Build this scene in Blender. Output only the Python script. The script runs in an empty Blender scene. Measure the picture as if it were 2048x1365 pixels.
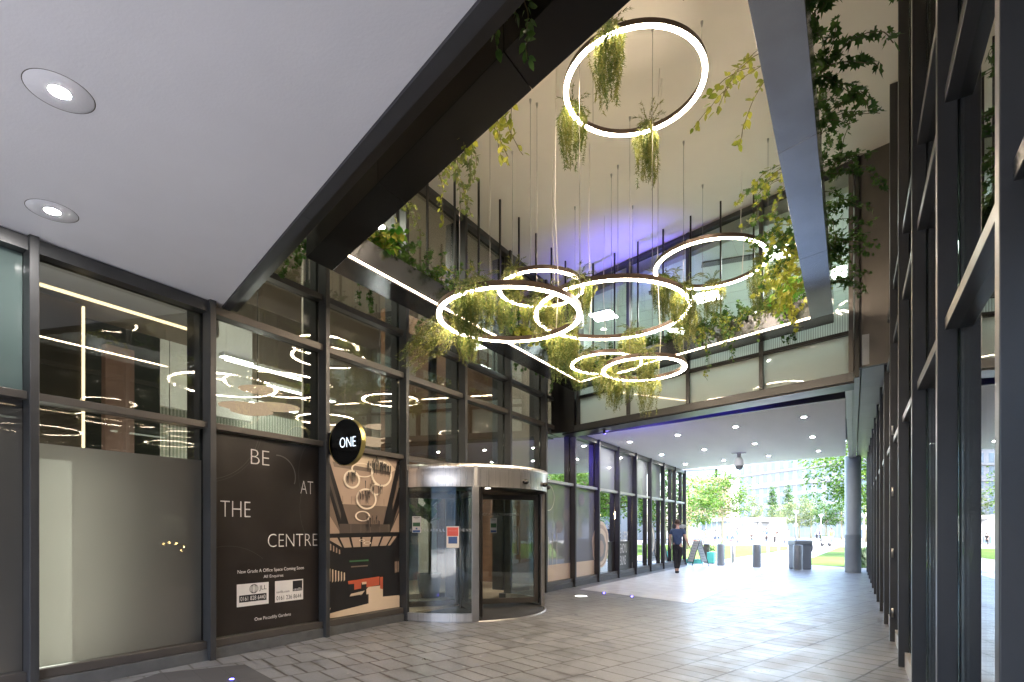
import bpy, math, random
from mathutils import Vector, Matrix
R = math.radians
C = bpy.context.scene.collection
sc = bpy.context.scene

# ------------------------------------------------------------------ camera
cd = bpy.data.cameras.new("camera"); cam = bpy.data.objects.new("camera", cd); C.objects.link(cam)
cam.location = (0, 0, 1.45); cam.rotation_euler = (R(90), 0, R(31.65))
cd.sensor_width = 36; cd.lens = 19.424; cd.shift_y = 0.1853; cd.clip_start = 0.05; cd.clip_end = 2000
sc.camera = cam
# ------------------------------------------------------------------ world and sun
w = bpy.data.worlds.new("World"); sc.world = w; w.use_nodes = True
SUN_EL, SUN_AZ = 56, 128          # azimuth from +Y towards +X
nt = w.node_tree; bg = nt.nodes["Background"]
sky = nt.nodes.new("ShaderNodeTexSky"); sky.sky_type = 'NISHITA'; sky.sun_disc = False
sky.sun_elevation = R(SUN_EL); sky.sun_rotation = R(SUN_AZ)
sky.air_density = 1.0; sky.dust_density = 3.0; sky.ozone_density = 0.6
nt.links.new(sky.outputs[0], bg.inputs[0]); bg.inputs[1].default_value = 0.15
sd = bpy.data.lights.new("sun", 'SUN'); sd.energy = .85; sd.angle = R(14); sd.color = (1, .96, .9)
so = bpy.data.objects.new("sun", sd); C.objects.link(so)
so.rotation_euler = (R(90 - SUN_EL), 0, R(180 - SUN_AZ))
sc.view_settings.view_transform = 'Standard'; sc.view_settings.look = 'None'
sc.view_settings.exposure = 4.2; sc.view_settings.gamma = 1
sc.cycles.transparent_max_bounces = 32; sc.cycles.max_bounces = 10; sc.cycles.glossy_bounces = 6
sc.cycles.caustics_reflective = False; sc.cycles.caustics_refractive = False
sc.cycles.sample_clamp_indirect = 6
rnd = random.Random(7)

# ------------------------------------------------------------------ materials
MATS = {}
def newmat(name):
    m = bpy.data.materials.new(name); m.use_nodes = True; MATS[name] = m
    return m, m.node_tree, m.node_tree.nodes["Principled BSDF"]
def pbr(name, col, rough=.6, metal=0., spec=.5, var=0., vscale=4., bump=0., bscale=60., emit=None, es=0., coat=0., stretch=None):
    m, t, b = newmat(name); N = t.nodes; L = t.links
    b.inputs["Base Color"].default_value = (*col, 1); b.inputs["Roughness"].default_value = rough
    b.inputs["Metallic"].default_value = metal; b.inputs["Specular IOR Level"].default_value = spec
    if coat: b.inputs["Coat Weight"].default_value = coat
    tc = N.new("ShaderNodeTexCoord"); src = tc.outputs["Object"]
    if stretch:
        mp = N.new("ShaderNodeMapping"); mp.inputs["Scale"].default_value = stretch
        L.new(src, mp.inputs[0]); src = mp.outputs[0]
    if var:
        n = N.new("ShaderNodeTexNoise"); n.inputs["Scale"].default_value = vscale; n.inputs["Detail"].default_value = 6
        n.inputs["Roughness"].default_value = .65
        L.new(src, n.inputs["Vector"])
        r = N.new("ShaderNodeMapRange"); r.inputs[1].default_value = .25; r.inputs[2].default_value = .75
        r.inputs[3].default_value = 1 - var; r.inputs[4].default_value = 1 + var
        L.new(n.outputs[0], r.inputs[0])
        mx = N.new("ShaderNodeVectorMath"); mx.operation = 'SCALE'; mx.inputs[0].default_value = col
        L.new(r.outputs[0], mx.inputs["Scale"]); L.new(mx.outputs[0], b.inputs["Base Color"])
        r2 = N.new("ShaderNodeMapRange"); r2.inputs[3].default_value = max(0, rough - .12); r2.inputs[4].default_value = min(1, rough + .12)
        L.new(n.outputs[0], r2.inputs[0]); L.new(r2.outputs[0], b.inputs["Roughness"])
    if bump:
        n = N.new("ShaderNodeTexNoise"); n.inputs["Scale"].default_value = bscale; n.inputs["Detail"].default_value = 4
        L.new(src, n.inputs["Vector"])
        bp = N.new("ShaderNodeBump"); bp.inputs["Strength"].default_value = bump; bp.inputs["Distance"].default_value = .01
        L.new(n.outputs[0], bp.inputs["Height"]); L.new(bp.outputs[0], b.inputs["Normal"])
    if emit:
        b.inputs["Emission Color"].default_value = (*emit, 1); b.inputs["Emission Strength"].default_value = es
    return m
def emis(name, col, s):
    m, t, b = newmat(name); t.nodes.remove(b)
    e = t.nodes.new("ShaderNodeEmission"); e.inputs[0].default_value = (*col, 1); e.inputs[1].default_value = s
    t.links.new(e.outputs[0], t.nodes["Material Output"].inputs[0]); return m
def glass(name, tint, f0=.045, rough=0., film=None, fmix=0., trans=0.):
    """thin pane: tinted see-through + mirror by angle (+ a share of milky film)"""
    m, t, b = newmat(name); N = t.nodes; L = t.links; N.remove(b)
    g = N.new("ShaderNodeNewGeometry"); d = N.new("ShaderNodeVectorMath"); d.operation = 'DOT_PRODUCT'
    L.new(g.outputs["Normal"], d.inputs[0]); L.new(g.outputs["Incoming"], d.inputs[1])
    a = N.new("ShaderNodeMath"); a.operation = 'ABSOLUTE'; L.new(d.outputs["Value"], a.inputs[0])
    s = N.new("ShaderNodeMath"); s.operation = 'SUBTRACT'; s.inputs[0].default_value = 1; L.new(a.outputs[0], s.inputs[1])
    p = N.new("ShaderNodeMath"); p.operation = 'POWER'; p.inputs[1].default_value = 4.2; L.new(s.outputs[0], p.inputs[0])
    q = N.new("ShaderNodeMath"); q.operation = 'MULTIPLY_ADD'; q.inputs[1].default_value = 1 - f0; q.inputs[2].default_value = f0
    L.new(p.outputs[0], q.inputs[0])
    tr = N.new("ShaderNodeBsdfTransparent"); tr.inputs[0].default_value = (*tint, 1)
    gl = N.new("ShaderNodeBsdfGlossy"); gl.inputs["Roughness"].default_value = rough; gl.inputs[0].default_value = (1, 1, 1, 1)
    base = tr.outputs[0]
    if film:
        df = N.new("ShaderNodeBsdfDiffuse"); df.inputs[0].default_value = (*film, 1)
        tl = N.new("ShaderNodeBsdfTranslucent"); tl.inputs[0].default_value = (*film, 1)
        m2 = N.new("ShaderNodeMixShader"); m2.inputs[0].default_value = trans
        L.new(df.outputs[0], m2.inputs[1]); L.new(tl.outputs[0], m2.inputs[2])
        m1 = N.new("ShaderNodeMixShader"); m1.inputs[0].default_value = fmix
        L.new(tr.outputs[0], m1.inputs[1]); L.new(m2.outputs[0], m1.inputs[2]); base = m1.outputs[0]
    mx = N.new("ShaderNodeMixShader"); L.new(q.outputs[0], mx.inputs[0]); L.new(base, mx.inputs[1]); L.new(gl.outputs[0], mx.inputs[2])
    L.new(mx.outputs[0], N["Material Output"].inputs[0]); return m
def leafmat(name, c1, c2, scale=9.):
    m, t, b = newmat(name); N = t.nodes; L = t.links
    tc = N.new("ShaderNodeTexCoord"); n = N.new("ShaderNodeTexNoise"); n.inputs["Scale"].default_value = scale; n.inputs["Detail"].default_value = 3
    L.new(tc.outputs["Object"], n.inputs["Vector"])
    r = N.new("ShaderNodeValToRGB"); r.color_ramp.elements[0].position = .38; r.color_ramp.elements[1].position = .62
    r.color_ramp.elements[0].color = (*c1, 1); r.color_ramp.elements[1].color = (*c2, 1)
    L.new(n.outputs[0], r.inputs[0]); L.new(r.outputs[0], b.inputs["Base Color"]); b.inputs["Roughness"].default_value = .5
    b.inputs["Specular IOR Level"].default_value = .3
    tl = N.new("ShaderNodeBsdfTranslucent"); L.new(r.outputs[0], tl.inputs[0])
    mx = N.new("ShaderNodeMixShader"); mx.inputs[0].default_value = .38
    L.new(b.outputs[0], mx.inputs[1]); L.new(tl.outputs[0], mx.inputs[2]); L.new(mx.outputs[0], N["Material Output"].inputs[0])
    return m
M = MATS
pbr('frame', (.05, .051, .053), .38, .35, var=.12, vscale=3, bump=.04, bscale=200)
pbr('frame_warm', (.082, .074, .067), .4, .4, var=.12, vscale=2.5)
pbr('trim_grey', (.045, .046, .052), .5, 0, .25, var=.1)
pbr('black_metal', (.012, .011, .011), .35, .2, var=.2, vscale=2)
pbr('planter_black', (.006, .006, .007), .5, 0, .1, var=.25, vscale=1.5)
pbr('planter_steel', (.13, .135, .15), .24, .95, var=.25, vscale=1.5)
pbr('planter_steel_lit', (.34, .37, .43), .2, .95, var=.2, vscale=1.2)  # lighter copy of the trough steel; reflected daylight put into its colour
pbr('white_render', (.72, .72, .775), .85, var=.035, vscale=1.3, bump=.12, bscale=55)
pbr('white_soffit_far', (.84, .84, .84), .7, var=.05, vscale=.9, bump=.06, bscale=30, stretch=(1, .25, 1))
pbr('cream_ceiling', (.80, .77, .73), .85, var=.03, vscale=1.2, bump=.05, bscale=40)
pbr('room_cream', (.55, .49, .42), .8, var=.05, vscale=1.5)
pbr('room_white', (.75, .77, .75), .8, var=.02)
pbr('office_wall', (.50, .545, .52), .8, var=.03)
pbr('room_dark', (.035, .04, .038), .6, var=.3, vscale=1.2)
pbr('timber', (.19, .105, .06), .5, var=.25, vscale=3, stretch=(1, 1, 6))
pbr('dark_wood', (.05, .035, .025), .5, var=.3, vscale=4)
pbr('lobby_floor', (.42, .34, .25), .35, var=.1)
pbr('mat_rubber', (.025, .026, .028), .9, var=.35, vscale=90, bump=.6, bscale=250)
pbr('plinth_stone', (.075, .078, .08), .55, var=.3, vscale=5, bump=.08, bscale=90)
pbr('zinc', (.42, .42, .41), .42, .5, var=.14, vscale=3)
pbr('steel', (.66, .64, .62), .3, .9, var=.13, vscale=6, stretch=(14, 14, .05))
pbr('steel_plain', (.42, .41, .4), .32, .9, var=.1)
pbr('column_paint', (.27, .31, .34), .5, .1, var=.1, vscale=2)
pbr('bollard_paint', (.16, .175, .185), .5, .2, var=.08)
pbr('concrete_white', (.24, .24, .235), .8, var=.07, vscale=1.2)
pbr('stone_white', (.23, .225, .22), .8, var=.06, vscale=.3)
pbr('brick_orange', (.20, .125, .09), .85, var=.12, vscale=1.5)
pbr('window_far', (.11, .14, .17), .2, 0, var=.3, vscale=.4)
pbr('roof_grey', (.13, .14, .16), .6)
pbr('red_wood', (.3, .13, .09), .7)
pbr('pale_blue', (.32, .5, .6), .6)
pbr('teal', (.08, .42, .38), .5)
pbr('bark', (.23, .2, .12), .85, var=.3, vscale=3, bump=.3, bscale=20)
pbr('bark_dark', (.06, .045, .035), .9, var=.3, vscale=3)
pbr('stem', (.09, .08, .03), .8)
pbr('cable', (.75, .72, .68), .4, .2)
pbr('wire', (.3, .29, .28), .4, .8)
pbr('ring_housing', (.085, .062, .05), .38, .6, var=.08)
emis('ring_light', (1, .79, .58), 8)
emis('strip_light', (1, .72, .45), 3.5)
emis('lamp_white', (1, .95, .9), 75)
emis('lamp_strong', (1, .9, .78), 130)
emis('added_glow_panel', (1, .93, .86), 1.3)
emis('office_panel', (.97, 1, .95), 3.2)
emis('linear_light', (1, .92, .78), .35)
emis('warm_led', (1, .70, .42), .28)
emis('linear_strong', (1, .93, .8), 1.5)
emis('pendant_glow', (1, .66, .46), .075)
emis('warm_bulb', (1, .62, .28), 14)
emis('blue_led', (.08, .06, 1), 3)
emis('sign_letter', (.75, .88, 1), .2)
pbr('brass', (.5, .42, .16), .3, .9)
pbr('sign_black', (.004, .004, .004), .25, coat=.3)
pbr('poster_black', (.018, .014, .012), .35, var=.25, vscale=1.3)
pbr('poster_grey', (.10, .095, .09), .4)
pbr('print_white', (.62, .6, .58), .5)
pbr('print_black', (.012, .012, .014), .5)
pbr('print_cream', (.58, .47, .35), .4)
pbr('print_beige', (.36, .27, .21), .4)
pbr('print_brown', (.16, .12, .095), .4)
pbr('print_mid', (.075, .06, .05), .4)
pbr('print_dark', (.014, .013, .014), .35)
pbr('print_red', (.42, .09, .045), .4)
pbr('print_ring', (.75, .66, .54), .4)
pbr('print_green', (.05, .13, .06), .5)
pbr('print_blue', (.04, .09, .25), .5)
pbr('print_scarlet', (.6, .1, .08), .5)
pbr('faint_line', (.06, .055, .05), .4)
glass('glass_lobby', (.66, .70, .67), .10)
glass('glass_clear', (.90, .95, .93), .05)
glass('glass_cafe', (.32, .36, .34), .5)
glass('glass_door', (.9, .94, .93), .06)
glass('glass_right', (.55, .6, .58), .10)
glass('glass_frosted', (.6, .7, .66), .06, .02, (.8, .86, .82), .85, .65)
glass('film_grey', (.75, .75, .72), .05, .0, (.30, .285, .265), .82, .78)
glass('film_teal', (.5, .6, .58), .05, .0, (.20, .27, .26), .9, .5)
glass('film_panel', (.5, .5, .5), .06, .02, (.34, .36, .38), .95, .1)
glass('film_graphic', (.6, .6, .6), .07, .0, (.34, .36, .38), .85, .3)
leafmat('fern', (.11, .13, .03), (.27, .28, .085), 14)
leafmat('fern_green', (.06, .10, .025), (.17, .22, .06), 14)
leafmat('ivy', (.025, .07, .014), (.08, .16, .035), 9)
leafmat('ivy_yellow', (.16, .22, .025), (.34, .36, .06), 9)
leafmat('ivy_bright', (.05, .22, .02), (.22, .4, .05), 7)
leafmat('tree_leaf', (.045, .11, .012), (.11, .19, .025), 1.2)
leafmat('tree_leaf_deep', (.03, .08, .015), (.07, .14, .025), 1.0)
leafmat('tree_leaf_pale', (.10, .14, .05), (.19, .23, .10), 1.0)
leafmat('shrub_leaf', (.12, .2, .08), (.5, .55, .35), 3)

def paving():
    m, t, b = newmat('paving'); N = t.nodes; L = t.links
    tc = N.new("ShaderNodeTexCoord"); mp = N.new("ShaderNodeMapping"); mp.inputs["Rotation"].default_value = (0, 0, R(-(90 - 17.4)))
    L.new(tc.outputs["Object"], mp.inputs[0])
    # slight waver so the joints are not ruler straight
    wn = N.new("ShaderNodeTexNoise"); wn.inputs["Scale"].default_value = 1.1; wn.inputs["Detail"].default_value = 2
    L.new(mp.outputs[0], wn.inputs["Vector"])
    ws = N.new("ShaderNodeVectorMath"); ws.operation = 'SCALE'; ws.inputs["Scale"].default_value = .012; L.new(wn.outputs["Color"], ws.inputs[0])
    wa = N.new("ShaderNodeVectorMath"); L.new(mp.outputs[0], wa.inputs[0]); L.new(ws.outputs[0], wa.inputs[1])
    br = N.new("ShaderNodeTexBrick"); br.offset = .43; br.offset_frequency = 2; br.squash = .72; br.squash_frequency = 3
    for k, v in {"Scale": 1, "Mortar Size": .011, "Mortar Smooth": .1, "Bias": 0., "Brick Width": .28, "Row Height": .47}.items(): br.inputs[k].default_value = v
    br.inputs["Color1"].default_value = (.0, .0, .0, 1); br.inputs["Color2"].default_value = (1, 1, 1, 1); br.inputs["Mortar"].default_value = (0, 0, 0, 1)
    L.new(wa.outputs[0], br.inputs["Vector"])
    n1 = N.new("ShaderNodeTexNoise"); n1.inputs["Scale"].default_value = 2.2; n1.inputs["Detail"].default_value = 8; n1.inputs["Roughness"].default_value = .7
    n2 = N.new("ShaderNodeTexNoise"); n2.inputs["Scale"].default_value = 38; n2.inputs["Detail"].default_value = 5
    n3 = N.new("ShaderNodeTexNoise"); n3.inputs["Scale"].default_value = .5; n3.inputs["Detail"].default_value = 3
    for n in (n1, n2, n3): L.new(mp.outputs[0], n.inputs["Vector"])
    def ramp(src, a, bb, lo, hi):
        r = N.new("ShaderNodeMapRange"); r.inputs[1].default_value = a; r.inputs[2].default_value = bb; r.inputs[3].default_value = lo; r.inputs[4].default_value = hi
        L.new(src, r.inputs[0]); return r.outputs[0]
    def mul(a, b_):
        q = N.new("ShaderNodeMath"); q.operation = 'MULTIPLY'; L.new(a, q.inputs[0]); L.new(b_, q.inputs[1]); return q.outputs[0]
    v = mul(mul(ramp(br.outputs["Color"], 0, 1, .92, 1.08), ramp(n1.outputs[0], .3, .7, .76, 1.2)), ramp(n2.outputs[0], .3, .7, .9, 1.1))
    v = mul(v, ramp(n3.outputs[0], .3, .7, .85, 1.12))
    cs = N.new("ShaderNodeVectorMath"); cs.operation = 'SCALE'; cs.inputs[0].default_value = (.155, .159, .166); L.new(v, cs.inputs["Scale"])
    # gum spots / pale lichen
    vo = N.new("ShaderNodeTexVoronoi"); vo.inputs["Scale"].default_value = 3.3; L.new(mp.outputs[0], vo.inputs["Vector"])
    sp = ramp(vo.outputs["Distance"], .035, .06, .55, 0)
    m1 = N.new("ShaderNodeMixRGB"); m1.inputs[2].default_value = (.42, .41, .39, 1); L.new(sp, m1.inputs[0]); L.new(cs.outputs[0], m1.inputs[1])
    m2 = N.new("ShaderNodeMixRGB"); m2.inputs[2].default_value = (.03, .027, .024, 1); L.new(br.outputs["Fac"], m2.inputs[0]); L.new(m1.outputs[0], m2.inputs[1])
    # grime gathered along some of the joints
    b2 = N.new("ShaderNodeTexBrick"); b2.offset = br.offset; b2.offset_frequency = 2; b2.squash = br.squash; b2.squash_frequency = 3
    for k in ("Scale", "Bias", "Brick Width", "Row Height"): b2.inputs[k].default_value = br.inputs[k].default_value
    b2.inputs["Mortar Size"].default_value = .07; b2.inputs["Mortar Smooth"].default_value = 1.; L.new(wa.outputs[0], b2.inputs["Vector"])
    n4 = N.new("ShaderNodeTexNoise"); n4.inputs["Scale"].default_value = 1.7; n4.inputs["Detail"].default_value = 7; n4.inputs["Roughness"].default_value = .75; L.new(tc.outputs["Object"], n4.inputs["Vector"])
    gr = mul(ramp(b2.outputs["Fac"], .15, .9, 0, 1), ramp(n4.outputs[0], .5, .66, 0, .75))
    m3 = N.new("ShaderNodeMixRGB"); m3.inputs[2].default_value = (.055, .052, .05, 1); L.new(gr, m3.inputs[0]); L.new(m2.outputs[0], m3.inputs[1])
    st = ramp(n4.outputs[0], .64, .74, 0, .45)
    m4 = N.new("ShaderNodeMixRGB"); m4.inputs[2].default_value = (.07, .066, .06, 1); L.new(st, m4.inputs[0]); L.new(m3.outputs[0], m4.inputs[1])
    L.new(m4.outputs[0], b.inputs["Base Color"])
    L.new(ramp(n1.outputs[0], .3, .7, .26, .5), b.inputs["Roughness"])
    h = N.new("ShaderNodeMath"); h.operation = 'MULTIPLY_ADD'; h.inputs[1].default_value = -1.; L.new(br.outputs["Fac"], h.inputs[0]); L.new(ramp(n2.outputs[0], .3, .7, 0, .18), h.inputs[2])
    bp = N.new("ShaderNodeBump"); bp.inputs["Strength"].default_value = .45; bp.inputs["Distance"].default_value = .006
    L.new(h.outputs[0], bp.inputs["Height"]); L.new(bp.outputs[0], b.inputs["Normal"])
paving()
def slabs(name, col, w, hgt, rot, rough, joint):
    m, t, b = newmat(name); N = t.nodes; L = t.links
    tc = N.new("ShaderNodeTexCoord"); mp = N.new("ShaderNodeMapping"); mp.inputs["Rotation"].default_value = (0, 0, R(rot)); L.new(tc.outputs["Object"], mp.inputs[0])
    br = N.new("ShaderNodeTexBrick"); br.offset = .5
    for k, v in {"Scale": 1, "Mortar Size": joint, "Mortar Smooth": .2, "Brick Width": w, "Row Height": hgt}.items(): br.inputs[k].default_value = v
    br.inputs["Color1"].default_value = (*[c * .92 for c in col], 1); br.inputs["Color2"].default_value = (*[c * 1.06 for c in col], 1)
    br.inputs["Mortar"].default_value = (*[c * .6 for c in col], 1); L.new(mp.outputs[0], br.inputs["Vector"])
    n = N.new("ShaderNodeTexNoise"); n.inputs["Scale"].default_value = 3; n.inputs["Detail"].default_value = 7; L.new(tc.outputs["Object"], n.inputs["Vector"])
    r = N.new("ShaderNodeMapRange"); r.inputs[1].default_value = .3; r.inputs[2].default_value = .7; r.inputs[3].default_value = .85; r.inputs[4].default_value = 1.12; L.new(n.outputs[0], r.inputs[0])
    s = N.new("ShaderNodeVectorMath"); s.operation = 'SCALE'; L.new(br.outputs["Color"], s.inputs[0]); L.new(r.outputs[0], s.inputs["Scale"]); L.new(s.outputs[0], b.inputs["Base Color"])
    b.inputs["Roughness"].default_value = rough
slabs('pale_paving', (.56, .56, .56), .6, .2, 17.4, .32, .004)
slabs('plaza_paving', (.25, .25, .245), .9, .6, 17.4, .6, .006)
slabs('dark_paving', (.05, .05, .052), .5, .25, 17.4, .6, .004)
def lawn():
    m, t, b = newmat('lawn'); N = t.nodes; L = t.links
    tc = N.new("ShaderNodeTexCoord"); n = N.new("ShaderNodeTexNoise"); n.inputs["Scale"].default_value = .35; n.inputs["Detail"].default_value = 9; n.inputs["Roughness"].default_value = .7
    L.new(tc.outputs["Object"], n.inputs["Vector"])
    r = N.new("ShaderNodeValToRGB"); r.color_ramp.elements[0].position = .4; r.color_ramp.elements[1].position = .62
    r.color_ramp.elements[0].color = (.06, .11, .02, 1); r.color_ramp.elements[1].color = (.095, .15, .035, 1)
    L.new(n.outputs[0], r.inputs[0]); L.new(r.outputs[0], b.inputs["Base Color"]); b.inputs["Roughness"].default_value = 1; b.inputs["Specular IOR Level"].default_value = .1
lawn()
def frit():
    m = glass('glass_frit', (.85, .92, .9), .05, 0, (.62, .68, .65), 0, .5); t = m.node_tree; N = t.nodes; L = t.links
    tc = N.new("ShaderNodeTexCoord"); wv = N.new("ShaderNodeTexWave"); wv.bands_direction = 'X'; wv.inputs["Scale"].default_value = 9
    L.new(tc.outputs["Object"], wv.inputs["Vector"])
    r = N.new("ShaderNodeMapRange"); r.inputs[1].default_value = .45; r.inputs[2].default_value = .55; r.inputs[3].default_value = .55; r.inputs[4].default_value = .9
    L.new(wv.outputs[0], r.inputs[0])
    mix = [x for x in N if x.type == 'MIX_SHADER' and x.inputs[1].is_linked and x.inputs[1].links[0].from_node.type == 'BSDF_TRANSPARENT'][0]
    L.new(r.outputs[0], mix.inputs[0])
frit()
def ribbed():
    m, t, b = newmat('ribbed'); N = t.nodes; L = t.links
    tc = N.new("ShaderNodeTexCoord"); wv = N.new("ShaderNodeTexWave"); wv.bands_direction = 'Y'; wv.inputs["Scale"].default_value = 5
    L.new(tc.outputs["Object"], wv.inputs["Vector"])
    r = N.new("ShaderNodeValToRGB"); r.color_ramp.elements[0].color = (.3, .34, .3, 1); r.color_ramp.elements[1].color = (.62, .66, .6, 1)
    L.new(wv.outputs[0], r.inputs[0]); L.new(r.outputs[0], b.inputs["Base Color"]); b.inputs["Roughness"].default_value = .3
ribbed()

# ------------------------------------------------------------------ mesh building
class MB:
    def __init__(s): s.v = []; s.f = []; s.m = []; s.cm = 0; s.sm = []
    def add(s, vs, fs, smooth=False):
        o = len(s.v); s.v += [tuple(p) for p in vs]
        for f in fs: s.f.append([i + o for i in f]); s.m.append(s.cm); s.sm.append(smooth)
        return s
    def box(s, x0, x1, y0, y1, z0, z1):
        x0, x1 = sorted((x0, x1)); y0, y1 = sorted((y0, y1)); z0, z1 = sorted((z0, z1))
        return s.prism([(x0, y0), (x1, y0), (x1, y1), (x0, y1)], z0, z1)
    def prism(s, p, z0, z1):
        a = sum(p[i][0] * p[(i + 1) % len(p)][1] - p[(i + 1) % len(p)][0] * p[i][1] for i in range(len(p)))
        if a < 0: p = p[::-1]
        n = len(p); vs = [(x, y, z0) for x, y in p] + [(x, y, z1) for x, y in p]
        fs = [list(range(n))[::-1], list(range(n, 2 * n))] + [[i, (i + 1) % n, n + (i + 1) % n, n + i] for i in range(n)]
        return s.add(vs, fs)
    def obox(s, c, ax, ay, az):
        c, ax, ay, az = map(Vector, (c, ax, ay, az)); vs = []
        for k in (-1, 1):
            for i, j in ((-1, -1), (1, -1), (1, 1), (-1, 1)): vs.append(c + ax * i + ay * j + az * k)
        return s.add(vs, [[3, 2, 1, 0], [4, 5, 6, 7], [0, 1, 5, 4], [1, 2, 6, 5], [2, 3, 7, 6], [3, 0, 4, 7]])
    def tube(s, pts, r, n=8, cap=True):
        pts = [Vector(p) for p in pts]; rs = r if isinstance(r, (list, tuple)) else [r] * len(pts)
        vs = []; u = None
        for i, p in enumerate(pts):
            d = (pts[min(i + 1, len(pts) - 1)] - pts[max(i - 1, 0)]).normalized()
            if u is None: u = d.cross(Vector((0, 0, 1)) if abs(d.z) < .9 else Vector((1, 0, 0))).normalized()
            u = (u - d * u.dot(d)).normalized(); w_ = d.cross(u)
            for k in range(n):
                a = 2 * math.pi * k / n; vs.append(p + (u * math.cos(a) + w_ * math.sin(a)) * rs[i])
        fs = [[i * n + k, i * n + (k + 1) % n, (i + 1) * n + (k + 1) % n, (i + 1) * n + k] for i in range(len(pts) - 1) for k in range(n)]
        if cap: fs += [list(range(n))[::-1], [(len(pts) - 1) * n + k for k in range(n)]]
        return s.add(vs, fs, True)
    def lathe(s, c, prof, n=32, a0=0, a1=360, closed=None):
        full = abs(a1 - a0) >= 360; m = n if full else n + 1; vs = []
        for k in range(m):
            a = R(a0 + (a1 - a0) * k / n)
            for r_, z in prof: vs.append((c[0] + r_ * math.cos(a), c[1] + r_ * math.sin(a), c[2] + z))
        P = len(prof); cl = closed; fs = []
        for k in range(n):
            k2 = (k + 1) % m
            for i in range(P if cl else P - 1): fs.append([k * P + i, k2 * P + i, k2 * P + (i + 1) % P, k * P + (i + 1) % P])
        if cl and not full: fs += [list(range(P)), [n * P + i for i in range(P)][::-1]]
        return s.add(vs, fs, not cl)
    def ell(s, c, rx, ry, rz, n=16, m=8):
        vs = []; fs = []
        for j in range(m + 1):
            t = math.pi * j / m
            for k in range(n):
                a = 2 * math.pi * k / n; vs.append((c[0] + rx * math.sin(t) * math.cos(a), c[1] + ry * math.sin(t) * math.sin(a), c[2] + rz * math.cos(t)))
        for j in range(m):
            for k in range(n): fs.append([j * n + k, (j + 1) * n + k, (j + 1) * n + (k + 1) % n, j * n + (k + 1) % n])
        return s.add(vs, fs, True)
def tag(o, label=None, cat=None, group=None, kind=None):
    if label: o["label"] = label
    if cat: o["category"] = cat
    if group: o["group"] = group
    if kind: o["kind"] = kind
    return o
def wloc(o):
    p = Vector((0, 0, 0))
    while o: p = p + o.location; o = o.parent
    return p
def thing(name, label, cat, loc=(0, 0, 0), group=None, kind=None):
    o = bpy.data.objects.new(name, None); C.objects.link(o); o.location = loc; o.empty_display_size = .2
    return tag(o, label, cat, group, kind)
def part(name, mb, mat, parent=None, label=None, cat=None, group=None, kind=None, loc=None, bevel=0, keep=False):
    """one mesh object; vertices given in world space unless keep"""
    off = Vector((0, 0, 0))
    if loc is not None and not keep: off = Vector(loc)
    if parent is not None and not keep: off = wloc(parent)
    me = bpy.data.meshes.new(name)
    me.from_pydata([tuple(Vector(p) - off) for p in mb.v], [], mb.f)
    ms = mat if isinstance(mat, (list, tuple)) else [mat]
    for k in ms: me.materials.append(M[k])
    me.polygons.foreach_set("material_index", mb.m); me.polygons.foreach_set("use_smooth", mb.sm); me.update()
    o = bpy.data.objects.new(name, me); C.objects.link(o); o.parent = parent
    if parent is None and loc is not None: o.location = loc
    if bevel:
        b = o.modifiers.new("bevel", 'BEVEL'); b.width = bevel; b.segments = 2; b.limit_method = 'ANGLE'
    return tag(o, label, cat, group, kind)
def dup(o, loc, rz=0, scale=None, label=None, parent=None):
    c = o.copy(); C.objects.link(c); c.parent = parent
    if parent is None: c.location = loc; c.rotation_euler = (0, 0, rz)
    if scale: c.scale = scale
    if label: c["label"] = label
    for ch in o.children: dup(ch, None, parent=c)
    return c
FONT_CACHE = {}
def text_mesh(body, thin=0):
    cu = bpy.data.curves.new("text", 'FONT'); cu.body = body; cu.resolution_u = 4; cu.offset = -thin
    o = bpy.data.objects.new("text", cu); C.objects.link(o)
    me = bpy.data.meshes.new_from_object(o.evaluated_get(bpy.context.evaluated_depsgraph_get()))
    bpy.data.objects.remove(o); return me
def put_text(mb, body, o, w_, h, ex, ey, off=.0, thin=0):
    """lettering fitted to a w x h box whose lower left corner is o"""
    me = text_mesh(body, thin); xs = [v.co.x for v in me.vertices]; ys = [v.co.y for v in me.vertices]
    if not xs: return
    x0, x1, y0, y1 = min(xs), max(xs), min(ys), max(ys); sx = w_ / (x1 - x0); sy = h / (y1 - y0) if h else sx
    o, ex, ey = Vector(o), Vector(ex), Vector(ey); n = ex.cross(ey)
    mb.add([o + ex * ((v.co.x - x0) * sx) + ey * ((v.co.y - y0) * sy) + n * off for v in me.vertices], [list(p.vertices) for p in me.polygons])

# ------------------------------------------------------------------ ground
XL, XG, XR, XRG = -6.08, -6.25, .415, .52       # left mullion face, left glass, right mullion face, right glass
SL = -.328                                      # skew of the cross direction
def lineY(c, x, m=-.3): return c + m * x
g = MB().add([(-400, -300, -.008), (400, -300, -.008), (400, 700, -.008), (-400, 700, -.008)], [[0, 1, 2, 3]])
part('ground', g, 'plaza_paving', kind='structure')
g = MB().add([(-6.2, -30, 0), (.6, -30, 0), (.6, 24.6, 0), (-2.2, 25.4, 0), (-6.2, 26.6, 0)], [[0, 1, 2, 3, 4]])
part('pavement', g, 'paving', kind='structure')
g = MB().add([(-5.75, 12.5, .004), (-2.72, 11.25, .004), (-2.55, 24.2, .004), (-5.75, 25.2, .004)], [[0, 1, 2, 3]])
part('path', g, 'pale_paving', kind='structure')
g = MB().add([(-30, -18, .004), (30, -18, .004), (30, -1.2, .004), (-6.1, -1.2, .004), (-30, -3.4, .004)], [[0, 1, 2, 3, 4]])
part('pavement', g, 'plaza_paving', kind='structure')  # unseen paler ground behind the camera, added to bounce light onto the soffit
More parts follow.
